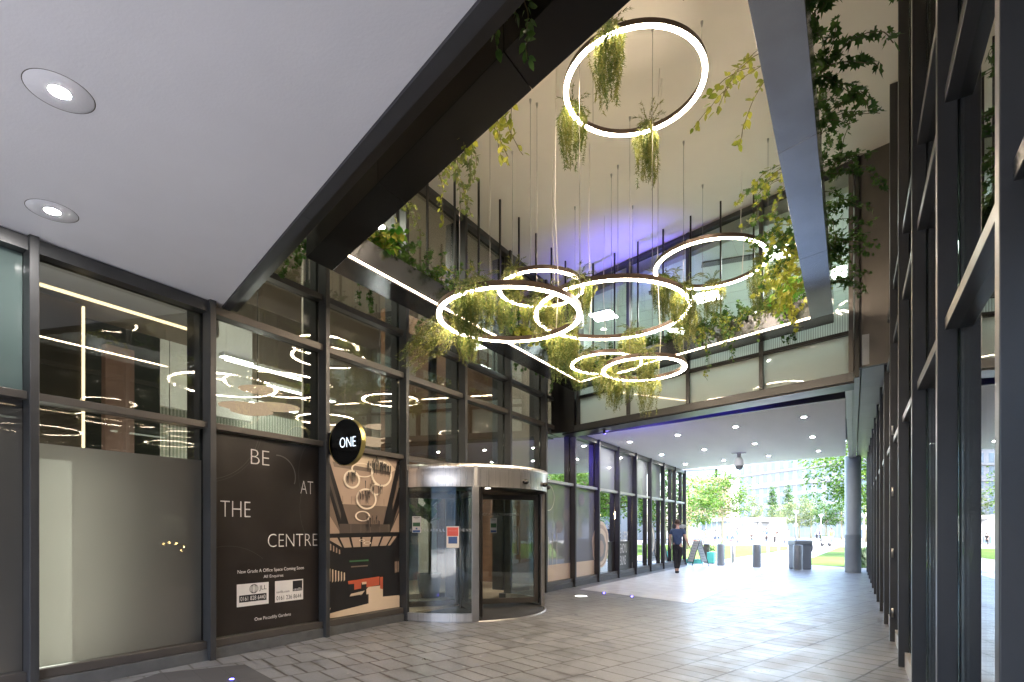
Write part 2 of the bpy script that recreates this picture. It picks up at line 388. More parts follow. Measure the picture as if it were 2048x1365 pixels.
g = MB().add([(-5.60, 3.57, .004), (-6.0, 2.9, .004), (-5.7, 2.2, .004), (-4.2, 2.7, .004), (-4.69, 3.32, .004)], [[0, 1, 2, 3, 4]])
part('pavement', g, 'dark_paving', kind='structure')
g = MB().add([(-60, 44, .004), (-5.75, 26.9, .004), (-4.15, 47, .004), (-3.9, 58, .004), (-60, 62, .004)], [[0, 1, 2, 3, 4]])
part('lawn', g, 'lawn', kind='structure')
g = MB().add([(-1.6, 26.7, .004), (.5, 25.5, .004), (40, 15, .004), (40, 50, .004), (-1, 58, .004), (-1.5, 42, .004), (-1.9, 32.4, .004)], [list(range(7))])
part('lawn', g, 'lawn', kind='structure')
g = MB().add([(-300, 84, .004), (300, 84, .004), (300, 96, .004), (-300, 96, .004)], [[0, 1, 2, 3]])
part('road', g, 'dark_paving', kind='structure')

# ------------------------------------------------------------------ left facade
MY = [1.92 + 1.585 * k for k in range(-5, 15)]    # mullion centres; index 5 is the one nearest the camera in view
lf = thing('glass_facade', 'long dark-framed glass wall of bays along the left side of the passage', 'facade', (-6.2, 1.9, 0))
TALL = (7, 8, 9, 10, 11)
CORN = 12.0
for i, y in enumerate(MY):
    if y < -3: continue
    z1 = 7.32 if i in TALL else 4.03
    part('mullion', MB().box(XL, XG + .02, y - .035, y + .035, .0, z1), 'frame', lf, bevel=.006)
    part('mullion_back', MB().box(XG - .02, XG - .28, y - .05, y + .05, .2, z1), 'frame', lf)
for i in range(len(MY) - 1):
    a, b = MY[i] + .035, MY[i + 1] - .035
    tall = 6 <= i <= 11
    if a < -3.1: continue
    door = i in (8, 9)
    if not door:
        part('plinth', MB().box(-6.13, -6.4, a - .03, b + .03, 0, .125), 'plinth_stone', lf, bevel=.004)
        part('sill_frame', MB().box(-6.14, -6.3, a, b, .13, .215), 'frame_warm', lf, bevel=.004)
        if i not in (10,):
            low = {5: None}.get(i, 'x')
            mat = 'glass_lobby'
            if i in (4,): mat = 'film_grey'
            if i in (11, 12): mat = 'film_graphic'
            if i >= 13: mat = 'glass_cafe'
            part('window_pane', MB().box(XG - .006, XG + .006, a, b, .215, 2.6), mat if i != 5 else 'glass_lobby', lf)
    part('transom', MB().box(-6.13, -6.3, a, b, 2.6, 2.67), 'frame_warm' if i < 10 else 'zinc', lf, bevel=.004)
    up = 'glass_lobby'
    if i in (13, 14, 15, 16): up = 'film_panel'
    if i in (11, 12, 17, 18): up = 'glass_cafe'
    if i in (4, 3): up = 'film_teal'
    part('window_pane', MB().box(XG - .006, XG + .006, a, b, 2.67, 3.9), up, lf)
    if tall:
        e = min(b, CORN)
        s = a if i > 6 else 3.72
        part('transom', MB().box(-6.13, -6.3, a, e, 3.9, 3.99), 'frame_warm', lf, bevel=.004)
        part('window_pane', MB().box(XG - .006, XG + .006, s, e, 3.99, 4.59), 'glass_lobby', lf)
        part('transom', MB().box(-6.14, -6.3, s, e, 4.59, 4.67), 'frame', lf, bevel=.004)
        part('window_pane', MB().box(XG - .006, XG + .006, s, e, 4.67, 7.2), 'glass_lobby', lf)
        part('transom', MB().box(-6.12, -6.3, s, e, 7.2, 7.3), 'frame', lf)
    else:
        part('transom', MB().box(-6.12, -6.3, a, b, 3.9, 4.02), 'frame', lf)
# outward swing door in the bay beyond the revolving door
a, b = MY[10] + .035, MY[11] - .035
d = part('door', MB().box(-6.15, -6.22, a, a + .09, .02, 2.58).box(-6.15, -6.22, b - .09, b, .02, 2.58).box(-6.15, -6.22, a + .09, b - .09, 2.48, 2.58).box(-6.15, -6.22, a + .09, b - .09, .02, .2), 'steel_plain', lf, bevel=.004)
part('glass_panel', MB().box(-6.19, -6.18, a + .09, b - .09, .2, 2.48), 'glass_door', d)
part('handle', MB().tube([(-6.15, a + .2, .95), (-6.07, a + .2, .95), (-6.07, a + .2, 1.55), (-6.15, a + .2, 1.55)], .014), 'steel_plain', d)
# corner column
part('corner_column', MB().prism([(XG + .03, CORN - .1), (-6.02, CORN - .1), (-5.6, lineY(10.2, -5.6)), (-5.6, lineY(10.75, -5.6)), (XG, CORN + .5)], 3.8, 7.3), 'black_metal', lf)

# films and posters on the left glass
yA, yB = MY[5] + .05, MY[6] - .05
part('window_film', MB().box(-6.238, -6.234, yA, yB, .22, 2.24), 'film_grey', loc=(-6.236, 2.7, 1.2), label='grey frosted film covering the lower pane left of the black lettered poster', cat='window film')
EY, EZ = (0, 1, 0), (0, 0, 1)
pb = MB(); pb.box(-6.232, -6.226, MY[6] + .05, MY[7] - .05, .225, 2.59)
px = -6.224
pb.cm = 1
for body, y0, y1, z0, z1 in (('BE', 4.05, 4.30, 2.265, 2.445), ('AT', 4.76, 4.96, 1.945, 2.115), ('THE', 3.67, 4.045, 1.615, 1.80), ('CENTRE', 4.28, 5.03, 1.245, 1.41)):
    put_text(pb, body, (px, y0, z0), y1 - y0, z1 - z0, EY, EZ, thin=.02)
put_text(pb, 'New Grade A Office Space Coming Soon', (px, 3.88, .925), .93, .055, EY, EZ)
put_text(pb, 'All Enquires', (px, 4.22, .85), .28, .05, EY, EZ)
put_text(pb, 'One Piccadilly Gardens', (px, 4.10, .335), .51, .052, EY, EZ)
pb.box(px - .001, px, 3.87, 4.29, .54, .81); pb.box(px - .001, px, 4.38, 4.80, .54, .81)
pb.cm = 2
pb.box(px, px + .001, 3.90, 4.26, .59, .675); pb.box(px, px + .001, 4.64, 4.785, .66, .795)
for k in range(4):
    n_ = 28; rr = (.012 + .014 * k)
    vs = []; 
    for j in range(n_):
        a_ = 2 * math.pi * j / n_; vs += [(px + .001, 4.09 + rr * math.cos(a_), .742 + .05 * math.sin(a_)), (px + .001, 4.09 + (rr + .005) * math.cos(a_), .742 + .055 * math.sin(a_))]
    pb.add(vs, [[2 * j, 2 * j + 1, (2 * j + 3) % (2 * n_), (2 * j + 2) % (2 * n_)] for j in range(n_)])
put_text(pb, 'JLL', (px + .001, 4.16, .705), .10, .07, EY, EZ)
put_text(pb, 'savills.com', (px + .001, 4.40, .655), .19, .03, EY, EZ)
put_text(pb, '0161 236 8644', (px + .001, 4.40, .565), .37, .055, EY, EZ)
pb.cm = 1
put_text(pb, '0161 828 6440', (px + .003, 3.915, .607), .33, .052, EY, EZ)
put_text(pb, 'savills', (px + .003, 4.65, .668), .125, .035, EY, EZ)
pb.cm = 3
def arc(mb, cy, cz, r, a0, a1, wd=.006, n=40):
    vs = []
    for j in range(n + 1):
        a_ = R(a0 + (a1 - a0) * j / n)
        vs += [(px, cy + (r - wd / 2) * math.cos(a_), cz + (r - wd / 2) * math.sin(a_)), (px, cy + (r + wd / 2) * math.cos(a_), cz + (r + wd / 2) * math.sin(a_))]
    mb.add(vs, [[2 * j + 1, 2 * j + 3, 2 * j + 2, 2 * j] for j in range(n)])
arc(pb, 3.45, 2.75, .72, -80, -12, .005); arc(pb, 3.45, 2.75, .75, -80, -12, .003)
arc(pb, 5.5, 1.75, .75, 150, 225, .004); arc(pb, 3.75, .55, .72, 50, 108, .004); arc(pb, 5.45, 2.2, .72, 140, 200, .004)
pb.cm = 1
pb.cm = 4
arc(pb, 4.42, 2.15, .26, -20, 95, .014)
part('poster', pb, ['poster_black', 'print_white', 'print_black', 'faint_line', 'poster_grey'], loc=(-6.228, 4.3, 1.4), label='black window poster reading BE AT THE CENTRE with two white agent boards', cat='poster')

# photo poster of a tall atrium
py0, py1, pz0, pz1 = MY[7] + .05, MY[8] - .05, .225, 2.59
PW, PH = py1 - py0, pz1 - pz0
pb = MB(); pb.box(-6.232, -6.226, py0, py1, pz0, pz1)
layer = [0]
def poly(mi, pts):
    layer[0] += 1; pb.cm = mi; x = -6.225 + layer[0] * .00025
    a = sum(pts[i][0] * pts[(i + 1) % len(pts)][1] - pts[(i + 1) % len(pts)][0] * pts[i][1] for i in range(len(pts)))
    if a < 0: pts = pts[::-1]
    pb.add([(x, py0 + u * PW, pz0 + v * PH) for u, v in pts], [list(range(len(pts)))])
def oring(u, v, ru, rv, wd=.035):
    layer[0] += 1; pb.cm = 6; x = -6.225 + layer[0] * .00025; vs = []; n = 36
    for j in range(n):
        a_ = 2 * math.pi * j / n
        for q in (1, 1 - wd / ru): vs.append((x, py0 + (u + ru * q * math.cos(a_)) * PW, pz0 + (v + rv * q * math.sin(a_)) * PH))
    pb.add(vs, [[2 * j, (2 * j + 2) % (2 * n), (2 * j + 3) % (2 * n), 2 * j + 1] for j in range(n)])
# materials: 0 mid 1 beige 2 cream 3 brown 4 dark 5 red 6 ring 7 green
poly(1, [(0, 1), (1, 1), (1, .86), (.82, .70), (.15, .70), (0, .88)])
poly(2, [(.2, 1), (.8, 1), (.95, .93), (.85, .9), (.15, .93)])
poly(3, [(.1, .93), (.9, .91), (.85, .89), (.12, .9)])
poly(3, [(0, .9), (.2, .7), (.2, .5), (0, .66)]); poly(1, [(0, .66), (.2, .5), (.2, .49), (0, .5)])
poly(3, [(1, .9), (.84, .7), (.84, .5), (1, .66)]); poly(1, [(1, .64), (.86, .5), (1, .5)])
poly(3, [(.2, .7), (.84, .69), (.84, .5), (.2, .5)])
poly(1, [(.2, .735), (.84, .73), (.84, .68), (.2, .68)])
for k in range(6): poly(3, [(.22 + k * .11, .73), (.225 + k * .11, .73), (.225 + k * .11, .685), (.22 + k * .11, .685)])
poly(4, [(0, .985), (.02, 1), (.32, .52), (.2, .5), (0, .84)]); poly(0, [(0, .97), (.2, .62), (.2, .58), (0, .9)])
poly(4, [(1, .985), (.98, 1), (.74, .52), (.86, .5), (1, .7)]); poly(3, [(1, .9), (.9, .7), (.9, .66), (1, .82)])
poly(0, [(.18, .56), (.86, .56), (.86, .5), (.18, .5)])
for k in range(5): poly(3, [(.32 + k * .13, .56), (.324 + k * .13, .56), (.324 + k * .13, .5), (.32 + k * .13, .5)])
poly(4, [(0, .5), (1, .505), (1, .07), (0, .04)])
poly(1, [(.02, .475), (.96, .48), (.86, .42), (.22, .415)])
poly(4, [(0, .50), (1, .51), (1, .49), (0, .48)])
for k in range(6): poly(4, [(.14 + k * .15, .49), (.17 + k * .15, .49), (.27 + k * .10, .38), (.25 + k * .10, .38)])
for k in range(7): poly(2, [(.02 + k * .035, .30 - k * .006), (.035 + k * .035, .30 - k * .006), (.035 + k * .035, .22), (.02 + k * .035, .21)])
for k in range(5): poly(1, [(.03 + k * .035, .455 - k * .012), (.045 + k * .035, .45 - k * .012), (.045 + k * .035, .41 - k * .008), (.03 + k * .035, .41 - k * .008)])
for k in range(3): poly(1, [(.93 + k * .022, .31), (.94 + k * .022, .31), (.94 + k * .022, .22), (.93 + k * .022, .22)])
poly(7, [(.3, .335), (.55, .335), (.55, .325), (.3, .325)])
poly(3, [(.32, .30), (.54, .30), (.54, .292), (.32, .292)])
poly(2, [(0, .06), (.35, .07), (.55, .16), (.74, .16), (1, .075), (1, 0), (0, 0)])
poly(5, [(.28, .21), (.7, .22), (.7, .165), (.3, .15)]); poly(5, [(.71, .215), (.78, .215), (.78, .13), (.71, .14)])
poly(4, [(.1, .10), (.55, .115), (.55, .055), (.05, .03)]); poly(4, [(.75, .22), (1, .24), (1, .08), (.75, .085)])
poly(4, [(.28, .19), (.36, .19), (.36, .11), (.28, .11)]); poly(4, [(.45, .19), (.52, .19), (.52, .1), (.45, .1)])
poly(2, [(.32, .13), (.5, .14), (.46, .118), (.3, .115)])
poly(2, [(.46, .195), (.52, .195), (.52, .18), (.46, .18)])
oring(.33, .835, .105, .057, .022); oring(.52, .72, .14, .067, .022); oring(.65, .785, .075, .038, .02); oring(.47, .61, .10, .033, .02)
oring(.47, .90, .15, .045, .02); oring(.73, .89, .15, .085, .024); oring(.46, .458, .035, .007, .01); oring(.53, .44, .05, .009, .01)
rr_ = random.Random(3)
for cu_, cv_, nn in ((.63, .96, 26), (.78, .95, 26), (.32, .87, 10), (.6, .82, 12), (.5, .76, 16), (.58, .6, 12)):
    for k in range(nn):
        u = cu_ + rr_.gauss(0, .055); v = cv_ + rr_.gauss(0, .012); l = rr_.uniform(.015, .07)
        poly(4 if k % 3 else 0, [(u, v), (u + .012, v), (u + .008, v - l), (u + .003, v - l)])
part('poster', pb, ['print_mid', 'print_beige', 'print_cream', 'print_brown', 'print_dark', 'print_red', 'print_ring', 'print_green'], loc=(-6.228, 6, 1.4), label='photographic window poster of a tall hall with ring lamps and a red sofa', cat='poster')

# round ONE sign on bracket
sg = thing('projecting_sign', 'round black hanging sign with brass rim reading ONE on a short bracket', 'sign', (-5.74, 5.12, 2.63))
dm = MB(); cx, cy, cz = -5.74, 5.12, 2.63
def disc_y(mb, cx, cy, cz, r, y0, y1, n=48):
    vs = [(cx + r * math.cos(2 * math.pi * k / n), y0, cz + r * math.sin(2 * math.pi * k / n)) for k in range(n)] + [(cx + r * math.cos(2 * math.pi * k / n), y1, cz + r * math.sin(2 * math.pi * k / n)) for k in range(n)]
    mb.add(vs, [list(range(n)), list(range(n, 2 * n))[::-1]]); mb.add(vs, [[k, n + k, n + (k + 1) % n, (k + 1) % n] for k in range(n)])
disc_y(dm, cx, cy, cz, .305, cy - .03, cy + .03); part('sign_disc', dm, 'sign_black', sg)
rm = MB(); n = 64; vs = []
for k in range(n):
    a = 2 * math.pi * k / n
    for r_, yy in ((.306, -.034), (.314, -.034), (.314, .034), (.306, .034)): vs.append((cx + r_ * math.cos(a), cy + yy, cz + r_ * math.sin(a)))
rm.add(vs, [[4 * k + i, 4 * k + (i + 1) % 4, 4 * ((k + 1) % n) + (i + 1) % 4, 4 * ((k + 1) % n) + i] for k in range(n) for i in range(4)])
part('rim', rm, 'brass', sg)
tm = MB(); put_text(tm, 'ONE', (cx - .10, cy - .036, cz - .07), .30, .13, (1, 0, 0), (0, 0, 1), thin=.022); part('lettering', tm, 'sign_letter', sg)
part('bracket', MB().box(-6.10, -6.0, cy - .03, cy + .03, 2.49, 2.78), 'black_metal', sg)

# ------------------------------------------------------------------ revolving door
RC = (-6.2, MY[9], 0); RR = 1.56
rd = thing('revolving_door', 'four-wing revolving door in a curved glass drum with a brushed steel canopy', 'revolving door', RC)
def P(a, r, z=0): return (RC[0] + r * math.cos(R(a)), RC[1] + r * math.sin(R(a)), z)
part('canopy', MB().lathe(RC, [(RR + .03, 2.15), (RR + .03, 2.42), (RR + .045, 2.44), (RR + .045, 2.51), (.02, 2.51)], 72), 'steel', rd)
part('canopy_ceiling', MB().lathe(RC, [(RR + .03, 2.15), (RR - .1, 2.15), (RR - .1, 2.19), (.02, 2.19)], 48), 'black_metal', rd)
part('floor_mat', MB().lathe(RC, [(.01, .012), (RR - .02, .012), (RR - .02, 0)], 64), 'mat_rubber', rd)
part('threshold_ring', MB().lathe(RC, [(RR - .02, .0), (RR - .02, .016), (RR + .02, .016), (RR + .02, 0)], 72), 'steel_plain', rd)
for a0, a1 in ((-90, -46.5), (46.5, 90), (135, 222)):
    part('curved_pane', MB().lathe(RC, [(RR - .008, .14), (RR - .008, 2.15), (RR + .008, 2.15), (RR + .008, .14)], 18, a0, a1, True), 'glass_door', rd)
    part('skirting', MB().lathe(RC, [(RR - .02, .018), (RR - .02, .14), (RR + .035, .14), (RR + .035, .018)], 18, a0, a1, True), 'steel', rd)
for a in (-45, 45):
    c = P(a, RR + .005, 1.08); er = Vector((math.cos(R(a)), math.sin(R(a)), 0)); et = Vector((-er.y, er.x, 0))
    part('post', MB().obox(c, er * .035, et * .055, (0, 0, 1.07)), 'steel_plain', rd, bevel=.004)
part('shaft', MB().tube([(RC[0], RC[1], .02), (RC[0], RC[1], 2.18)], .04, 16), 'steel_plain', rd)
for a in (49, 139, 229, 319):
    er = Vector((math.cos(R(a)), math.sin(R(a)), 0)); et = Vector((-er.y, er.x, 0)); c0 = Vector(RC)
    fm = MB()
    fm.obox(c0 + er * .10 + Vector((0, 0, 1.1)), er * .035, et * .025, (0, 0, 1.03)); fm.obox(c0 + er * 1.47 + Vector((0, 0, 1.1)), er * .04, et * .025, (0, 0, 1.03))
    fm.obox(c0 + er * .785 + Vector((0, 0, .12)), er * .645, et * .024, (0, 0, .05)); fm.obox(c0 + er * .785 + Vector((0, 0, 2.085)), er * .645, et * .024, (0, 0, .045))
    wp = part('door_wing', fm, 'frame_warm', rd, bevel=.003)
    part('glass_panel', MB().obox(c0 + er * .785 + Vector((0, 0, 1.105)), er * .645, et * .005, (0, 0, .934)), 'glass_door', wp)
    part('brush_seal', MB().obox(c0 + er * 1.53 + Vector((0, 0, 1.1)), er * .018, et * .008, (0, 0, 1.05)), 'black_metal', wp)
for a in (-12, 12, 36):
    part('motion_sensor', MB().ell(P(a, RR + .06, 2.26), .055, .055, .04), 'black_metal', rd)
for a in (-45,):
    er = Vector((math.cos(R(a)), math.sin(R(a)), 0)); et = Vector((-er.y, er.x, 0))
    part('canopy_joint', MB().obox(P(a, RR + .035, 2.31), er * .012, et * .03, (0, 0, .17)), 'zinc', rd)
part('door_light', MB().lathe((RC[0] + .8, RC[1] - .3, 2.186), [(.001, 0), (.05, 0)], 16), 'linear_strong', rd)
# lettering and notices round the curved glass
tm = MB(); s_ = 'ONEPICCADILLYGARDENS'
for k, ch in enumerate(s_):
    a = -84 + k * 1.9; er = Vector((math.cos(R(a)), math.sin(R(a)), 0)); et = Vector((-er.y, er.x, 0))
    put_text(tm, ch, Vector(P(a, RR + .0085, 1.44)) - et * .017, .012 if ch == 'I' else .034, .042, et, (0, 0, 1))
part('lettering', tm, 'zinc', rd)
def notice(a, w_, z0, z1, bands, lab):
    er = Vector((math.cos(R(a)), math.sin(R(a)), 0)); et = Vector((-er.y, er.x, 0)); o = Vector(P(a, RR + .012, 0))
    mb = MB(); mb.obox(o + Vector((0, 0, (z0 + z1) / 2)), er * .001, et * w_ / 2, (0, 0, (z1 - z0) / 2))
    for mi, u0, u1, b0, b1 in bands:
        mb.cm = mi; q = o + er * .002 + et * w_ * ((u0 + u1) / 2 - .5) + Vector((0, 0, z0 + (z1 - z0) * (b0 + b1) / 2))
        mb.obox(q, er * .0005, et * w_ * (u1 - u0) / 2, (0, 0, (z1 - z0) * (b1 - b0) / 2))
    part('notice', mb, ['print_white', 'print_green', 'print_blue', 'print_scarlet', 'print_black'], loc=tuple(o + Vector((0, 0, (z0 + z1) / 2))), label=lab, cat='notice')
strip = [(4, .15, .85, .92, .95), (4, .3, .7, .84, .86), (1, .08, .92, .38, .62), (2, .4, .6, .2, .3), (2, .08, .92, .02, .15)]
notice(-80, .16, 1.42, 1.68, strip, 'narrow white notice with green and blue bands on the curved door glass')
notice(-58, .2, 1.18, 1.52, [(3, .06, .94, .55, .95), (0, .15, .85, .78, .8), (2, .15, .85, .2, .52)], 'white notice with a red block above a blue block on the curved glass')
er = Vector((math.cos(R(49)), math.sin(R(49)), 0)); et = Vector((-er.y, er.x, 0)); o = Vector(RC) + er * .62 - et * .008
mb = MB(); mb.obox(o + Vector((0, 0, 1.55)), er * .065, et * .001, (0, 0, .14))
for mi, z0, z1, hw in ((1, 1.51, 1.59, .055), (2, 1.42, 1.46, .055), (4, 1.65, 1.66, .04)):
    mb.cm = mi; mb.obox(o - et * .002 + Vector((0, 0, (z0 + z1) / 2)), er * hw, et * .0005, (0, 0, (z1 - z0) / 2))
part('notice', mb, ['print_white', 'print_green', 'print_blue', 'print_scarlet', 'print_black'], loc=tuple(o + Vector((0, 0, 1.55))), label='narrow white notice on the open door wing facing the passage', cat='notice')
# steel logo lettering on the wing
tm = MB(); put_text(tm, 'ONEPICCADILLYGARDENS', Vector(RC) + er * .18 - et * .007 + Vector((0, 0, 1.74)), .95, .045, er, (0, 0, 1)); 
wg = [c for c in rd.children if c.name.startswith('door_wing')][0]
part('lettering', tm, 'zinc', wg)

# ------------------------------------------------------------------ soffits, ceilings, upper walls
A0 = 1.707; AM = -.316
def Ay(x): return A0 + AM * x
sf = thing('soffit', 'large smooth white ceiling slab over the near end of the passage', 'ceiling', (-3, -2, 4.03))
part('slab', MB().prism([(-6.4, -3.2), (8, -3.2), (8, Ay(8)), (-6.4, Ay(-6.4))], 4.03, 4.5), 'white_render', sf)
et_ = MB()
for k in range(3):
    xa, xb = -6.2 + 2.4 * k + .002, -6.2 + 2.4 * (k + 1) - .002; et_.prism([(xa, Ay(xa) + .003), (xb, Ay(xb) + .003), (xb, Ay(xb) + .10), (xa, Ay(xa) + .10)], 4.01, 4.6)
part('edge_trim', et_, 'trim_grey', sf)
part('edge_channel', MB().prism([(-6.2, Ay(-6.2) + .103), (1, Ay(1) + .103), (1, Ay(1) + .19), (-6.2, Ay(-6.2) + .19)], 4.035, 4.6), 'black_metal', sf)
part('opening_wall', MB().prism([(-6.4, Ay(-6.4) - .3), (.6, Ay(.6) - .3), (.6, Ay(.6) - .02), (-6.4, Ay(-6.4) - .02)], 4.5, 7.32), 'room_cream', sf)
ac = thing('atrium_ceiling', 'high pale ceiling above the planted opening', 'ceiling', (-3, 6, 7.32))
part('slab', MB().prism([(-6.5, -1), (1.2, -1), (1.2, 11), (-6.5, 13.2)], 7.32, 7.8), 'cream_ceiling', ac)
part('roof', MB().box(-16, 9, -3.3, 22, 7.9, 8.1), 'black_metal', ac)

BF = 10.25; BM = -.3
def By(x, o=0): return BF + BM * x + o
bf = thing('upper_facade', 'upper glass wall with frosted lower panes facing the planted opening', 'facade', (-3, 11, 3.8))
BX = [-5.5, -4.13, -2.76, -1.38, -.02]
def bbox(x0, x1, o0, o1, z0, z1): return MB().prism([(x0, By(x0, o0)), (x1, By(x1, o0)), (x1, By(x1, o1)), (x0, By(x0, o1))], z0, z1)
for i, x in enumerate(BX):
    part('mullion', bbox(x - .035, x + .035, -.04, .16, 3.95, 7.3), 'frame_warm' if i == 4 else 'frame', bf, bevel=.004)
for i in range(4):
    a, b = BX[i] + .035, BX[i + 1] - .035
    part('transom', bbox(a, b, -.02, .12, 4.56, 4.62), 'black_metal', bf)
    part('window_pane', bbox(a, b, .05, .062, 3.95, 4.56), 'glass_frosted', bf)
    part('frit_pane', bbox(a, b, .05, .062, 4.62, 4.98), 'glass_frit', bf)
    part('window_pane', bbox(a, b, .05, .062, 4.98, 7.22), 'glass_clear', bf)
    part('transom', bbox(a, b, -.02, .12, 7.22, 7.3), 'frame', bf)
part('bottom_frame', bbox(-6.0, .02, -.045, .2, 3.80, 3.945), 'frame', bf, bevel=.005)
part('frame_underside', bbox(-6.0, .02, .0, .5, 3.78, 3.798), 'black_metal', bf)
part('side_panel', bbox(.02, .6, -.0, .1, 4.0, 7.32), 'frame_warm', bf)
part('edge_post', bbox(.025, .09, -.05, -.003, 3.85, 7.31), 'black_metal', bf)
# recess with blue strip and dark downstand
def Fy(x): return 12.45 - .205 * (x + .1) * 1.0
part('recess', MB().prism([(-6.2, By(-6.2, .5)), (.0, By(0, .5)), (.0, Fy(0)), (-6.2, Fy(-6.2))], 4.25, 4.3), 'black_metal', bf)
part('downstand', MB().prism([(-6.15, Fy(-6.15) - .06), (-.1, Fy(-.1) - .06), (-.1, Fy(-.1) - .003), (-6.15, Fy(-6.15) - .003)], 4.0, 4.25), 'frame', bf)
part('light_blocker', bbox(-6.0, .02, .46, .48, 3.8, 4.3), 'black_metal', bf)  # panel added to keep the blue strip's light off the frosted panes
part('led_strip', MB().prism([(-5.9, By(-5.9, .56)), (-2.2, By(-2.2, .56)), (-2.2, By(-2.2, .60)), (-5.9, By(-5.9, .60))], 4.22, 4.245), 'blue_led', bf)

fs = thing('soffit', 'bright white soffit with rows of small downlights over the far end of the passage', 'ceiling', (-3, 18, 4.03))
part('slab', MB().prism([(-6.4, Fy(-6.4)), (-.12, Fy(-.12)), (-.2, 22.2), (-6.4, 23.65)], 4.03, 4.6), 'white_soffit_far', fs)
b = MB()
for i in range(5):
    y0 = By(0, .12) + i * 2.5; b.box(-.115, .0, y0 + .004, y0 + 2.496, 3.97, 4.5)
part('grey_cladding', b, 'zinc', fs)
b = MB()
for i in range(5):
    y0 = By(0, .12) + i * 2.5; b.box(.004, .105, y0 + .004, y0 + 2.496, 3.99, 4.5)
part('cladding_panel', b, 'zinc', fs)
b = MB()
for i in range(8):
    y0 = By(.3, .02) + i * 1.6; b.box(.125, .6, y0 + .004, y0 + 1.596, 4.03, 4.5)
part('cladding_panel', b, 'zinc', fs)
part('upper_wall', MB().prism([(-6.4, 23.7), (.7, 21.9), (.7, 22.3), (-6.4, 24.1)], 4.6, 8), 'stone_white', fs)

def downlight(x, y, lab, grp, plate=.165, z=4.03):
    t = thing('downlight', lab, 'downlight', (x, y, z), grp)
    part('trim_plate', MB().lathe((x, y, z), [(.052, -.003), (plate - .004, -.003), (plate, 0)], 40), 'white_render', t)
    part('shadow_gap', MB().lathe((x, y, z), [(plate + .001, -.001), (plate + .006, -.001)], 40), 'frame_warm', t)
    part('lens', MB().lathe((x, y, z), [(.001, -.004), (.045, -.004), (.052, -.001)], 24), 'lamp_white', t)
downlight(-3.97, 1.37, 'nearer of the two downlights with round plates in the big white ceiling', 'near ceiling downlights')
downlight(-5.5, 1.85, 'downlight in the big white ceiling nearer the glass wall', 'near ceiling downlights')
rows = ['nearest row', 'middle row', 'farthest row']; cols = ['column beside the glass wall', 'second column from the glass wall', 'third column from the glass wall', 'column beside the grey cladding']
for r_ in range(3):
    for c_ in range(4):
        x = (-5.52, -4.02, -2.47, -.94)[c_]
        downlight(x, 15.48 - .29 * (x + 5.52) + 3.14 * r_, 'downlight in the far soffit, %s, %s' % (rows[r_], cols[c_]), 'far soffit downlights', .12)

# ------------------------------------------------------------------ right facade
rf = thing('glass_facade', 'tall dark-framed glass wall close by on the right side of the passage', 'facade', (.5, 5, 0))
RY = [2.45 + 1.585 * k for k in range(-6, 14)]
for i, y in enumerate(RY):
    if y < -3: continue
    tall = 1.3 < y < 10.0
    part('mullion', MB().box(XR, XRG - .01, y - .035, y + .035, 0, 7.3 if tall else 4.03), 'frame', rf, bevel=.005)
    part('mullion_back', MB().box(XRG + .015, XRG + .22, y - .05, y + .05, .1, 7.3 if tall else 4.03), 'frame', rf)
for i in range(len(RY) - 1):
    a, b = RY[i] + .035, RY[i + 1] - .035; tall = 1.0 < a < 9.0
    if a < -3.1: continue
    part('plinth', MB().box(XRG - .05, XRG + .2, a, b, 0, .16), 'zinc', rf)
    part('window_pane', MB().box(XRG - .006, XRG + .006, a, b, .16, 2.6), 'glass_right', rf)
    part('transom', MB().box(XRG - .07, XRG + .1, a, b, 2.6, 2.67), 'frame', rf, bevel=.003)
    part('window_pane', MB().box(XRG - .006, XRG + .006, a, b, 2.67, 3.9), 'glass_right', rf)
    part('transom', MB().box(XRG - .07, XRG + .1, a, b, 3.9, 3.98), 'frame', rf, bevel=.003)
    if tall:
        part('window_pane', MB().box(XRG - .006, XRG + .006, a, b, 3.98, 4.6), 'glass_right', rf)
        part('transom', MB().box(XRG - .07, XRG + .1, a, b, 4.6, 4.68), 'frame', rf, bevel=.003)
        part('window_pane', MB().box(XRG - .006, XRG + .006, a, b, 4.68, 7.3), 'glass_right', rf)
hb = MB()
for z in (.35, 1.1, 1.95, 2.45): hb.box(.40, .416, 9.0 - .02 - .06, 9.0 - .01, z, z + .09)
hb = MB()
yh = RY[10] - .036
for z in (.32, 1.1, 1.9, 2.7): hb.tube([(XR + .03, yh - .012, z), (XR + .03, yh - .012, z + .12)], .012)
part('hinge', hb, 'steel_plain', rf)

# ------------------------------------------------------------------ rooms behind the glass
lb = thing('lobby_room', 'double height lobby behind the left glass wall with cream walls and a dark lower wall', 'room', (-9, 5, 0))
part('floor', MB().box(-13, -6.42, -3.3, 24, -.05, .05), 'lobby_floor', lb)
part('back_wall', MB().box(-13.2, -13, -3.3, 24, 2.6, 7.4), 'room_cream', lb)
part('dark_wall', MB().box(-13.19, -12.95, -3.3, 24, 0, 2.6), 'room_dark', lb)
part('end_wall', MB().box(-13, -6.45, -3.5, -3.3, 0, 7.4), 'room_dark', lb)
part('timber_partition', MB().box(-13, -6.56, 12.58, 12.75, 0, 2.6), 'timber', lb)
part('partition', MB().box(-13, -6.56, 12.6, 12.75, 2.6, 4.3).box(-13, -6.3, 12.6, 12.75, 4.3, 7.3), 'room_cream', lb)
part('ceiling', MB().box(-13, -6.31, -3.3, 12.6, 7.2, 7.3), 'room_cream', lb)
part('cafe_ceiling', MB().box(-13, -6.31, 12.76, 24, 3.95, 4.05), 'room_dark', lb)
part('partition', MB().box(-7.6, -7.45, .2, 1.7, .05, 7.2), 'room_dark', lb)
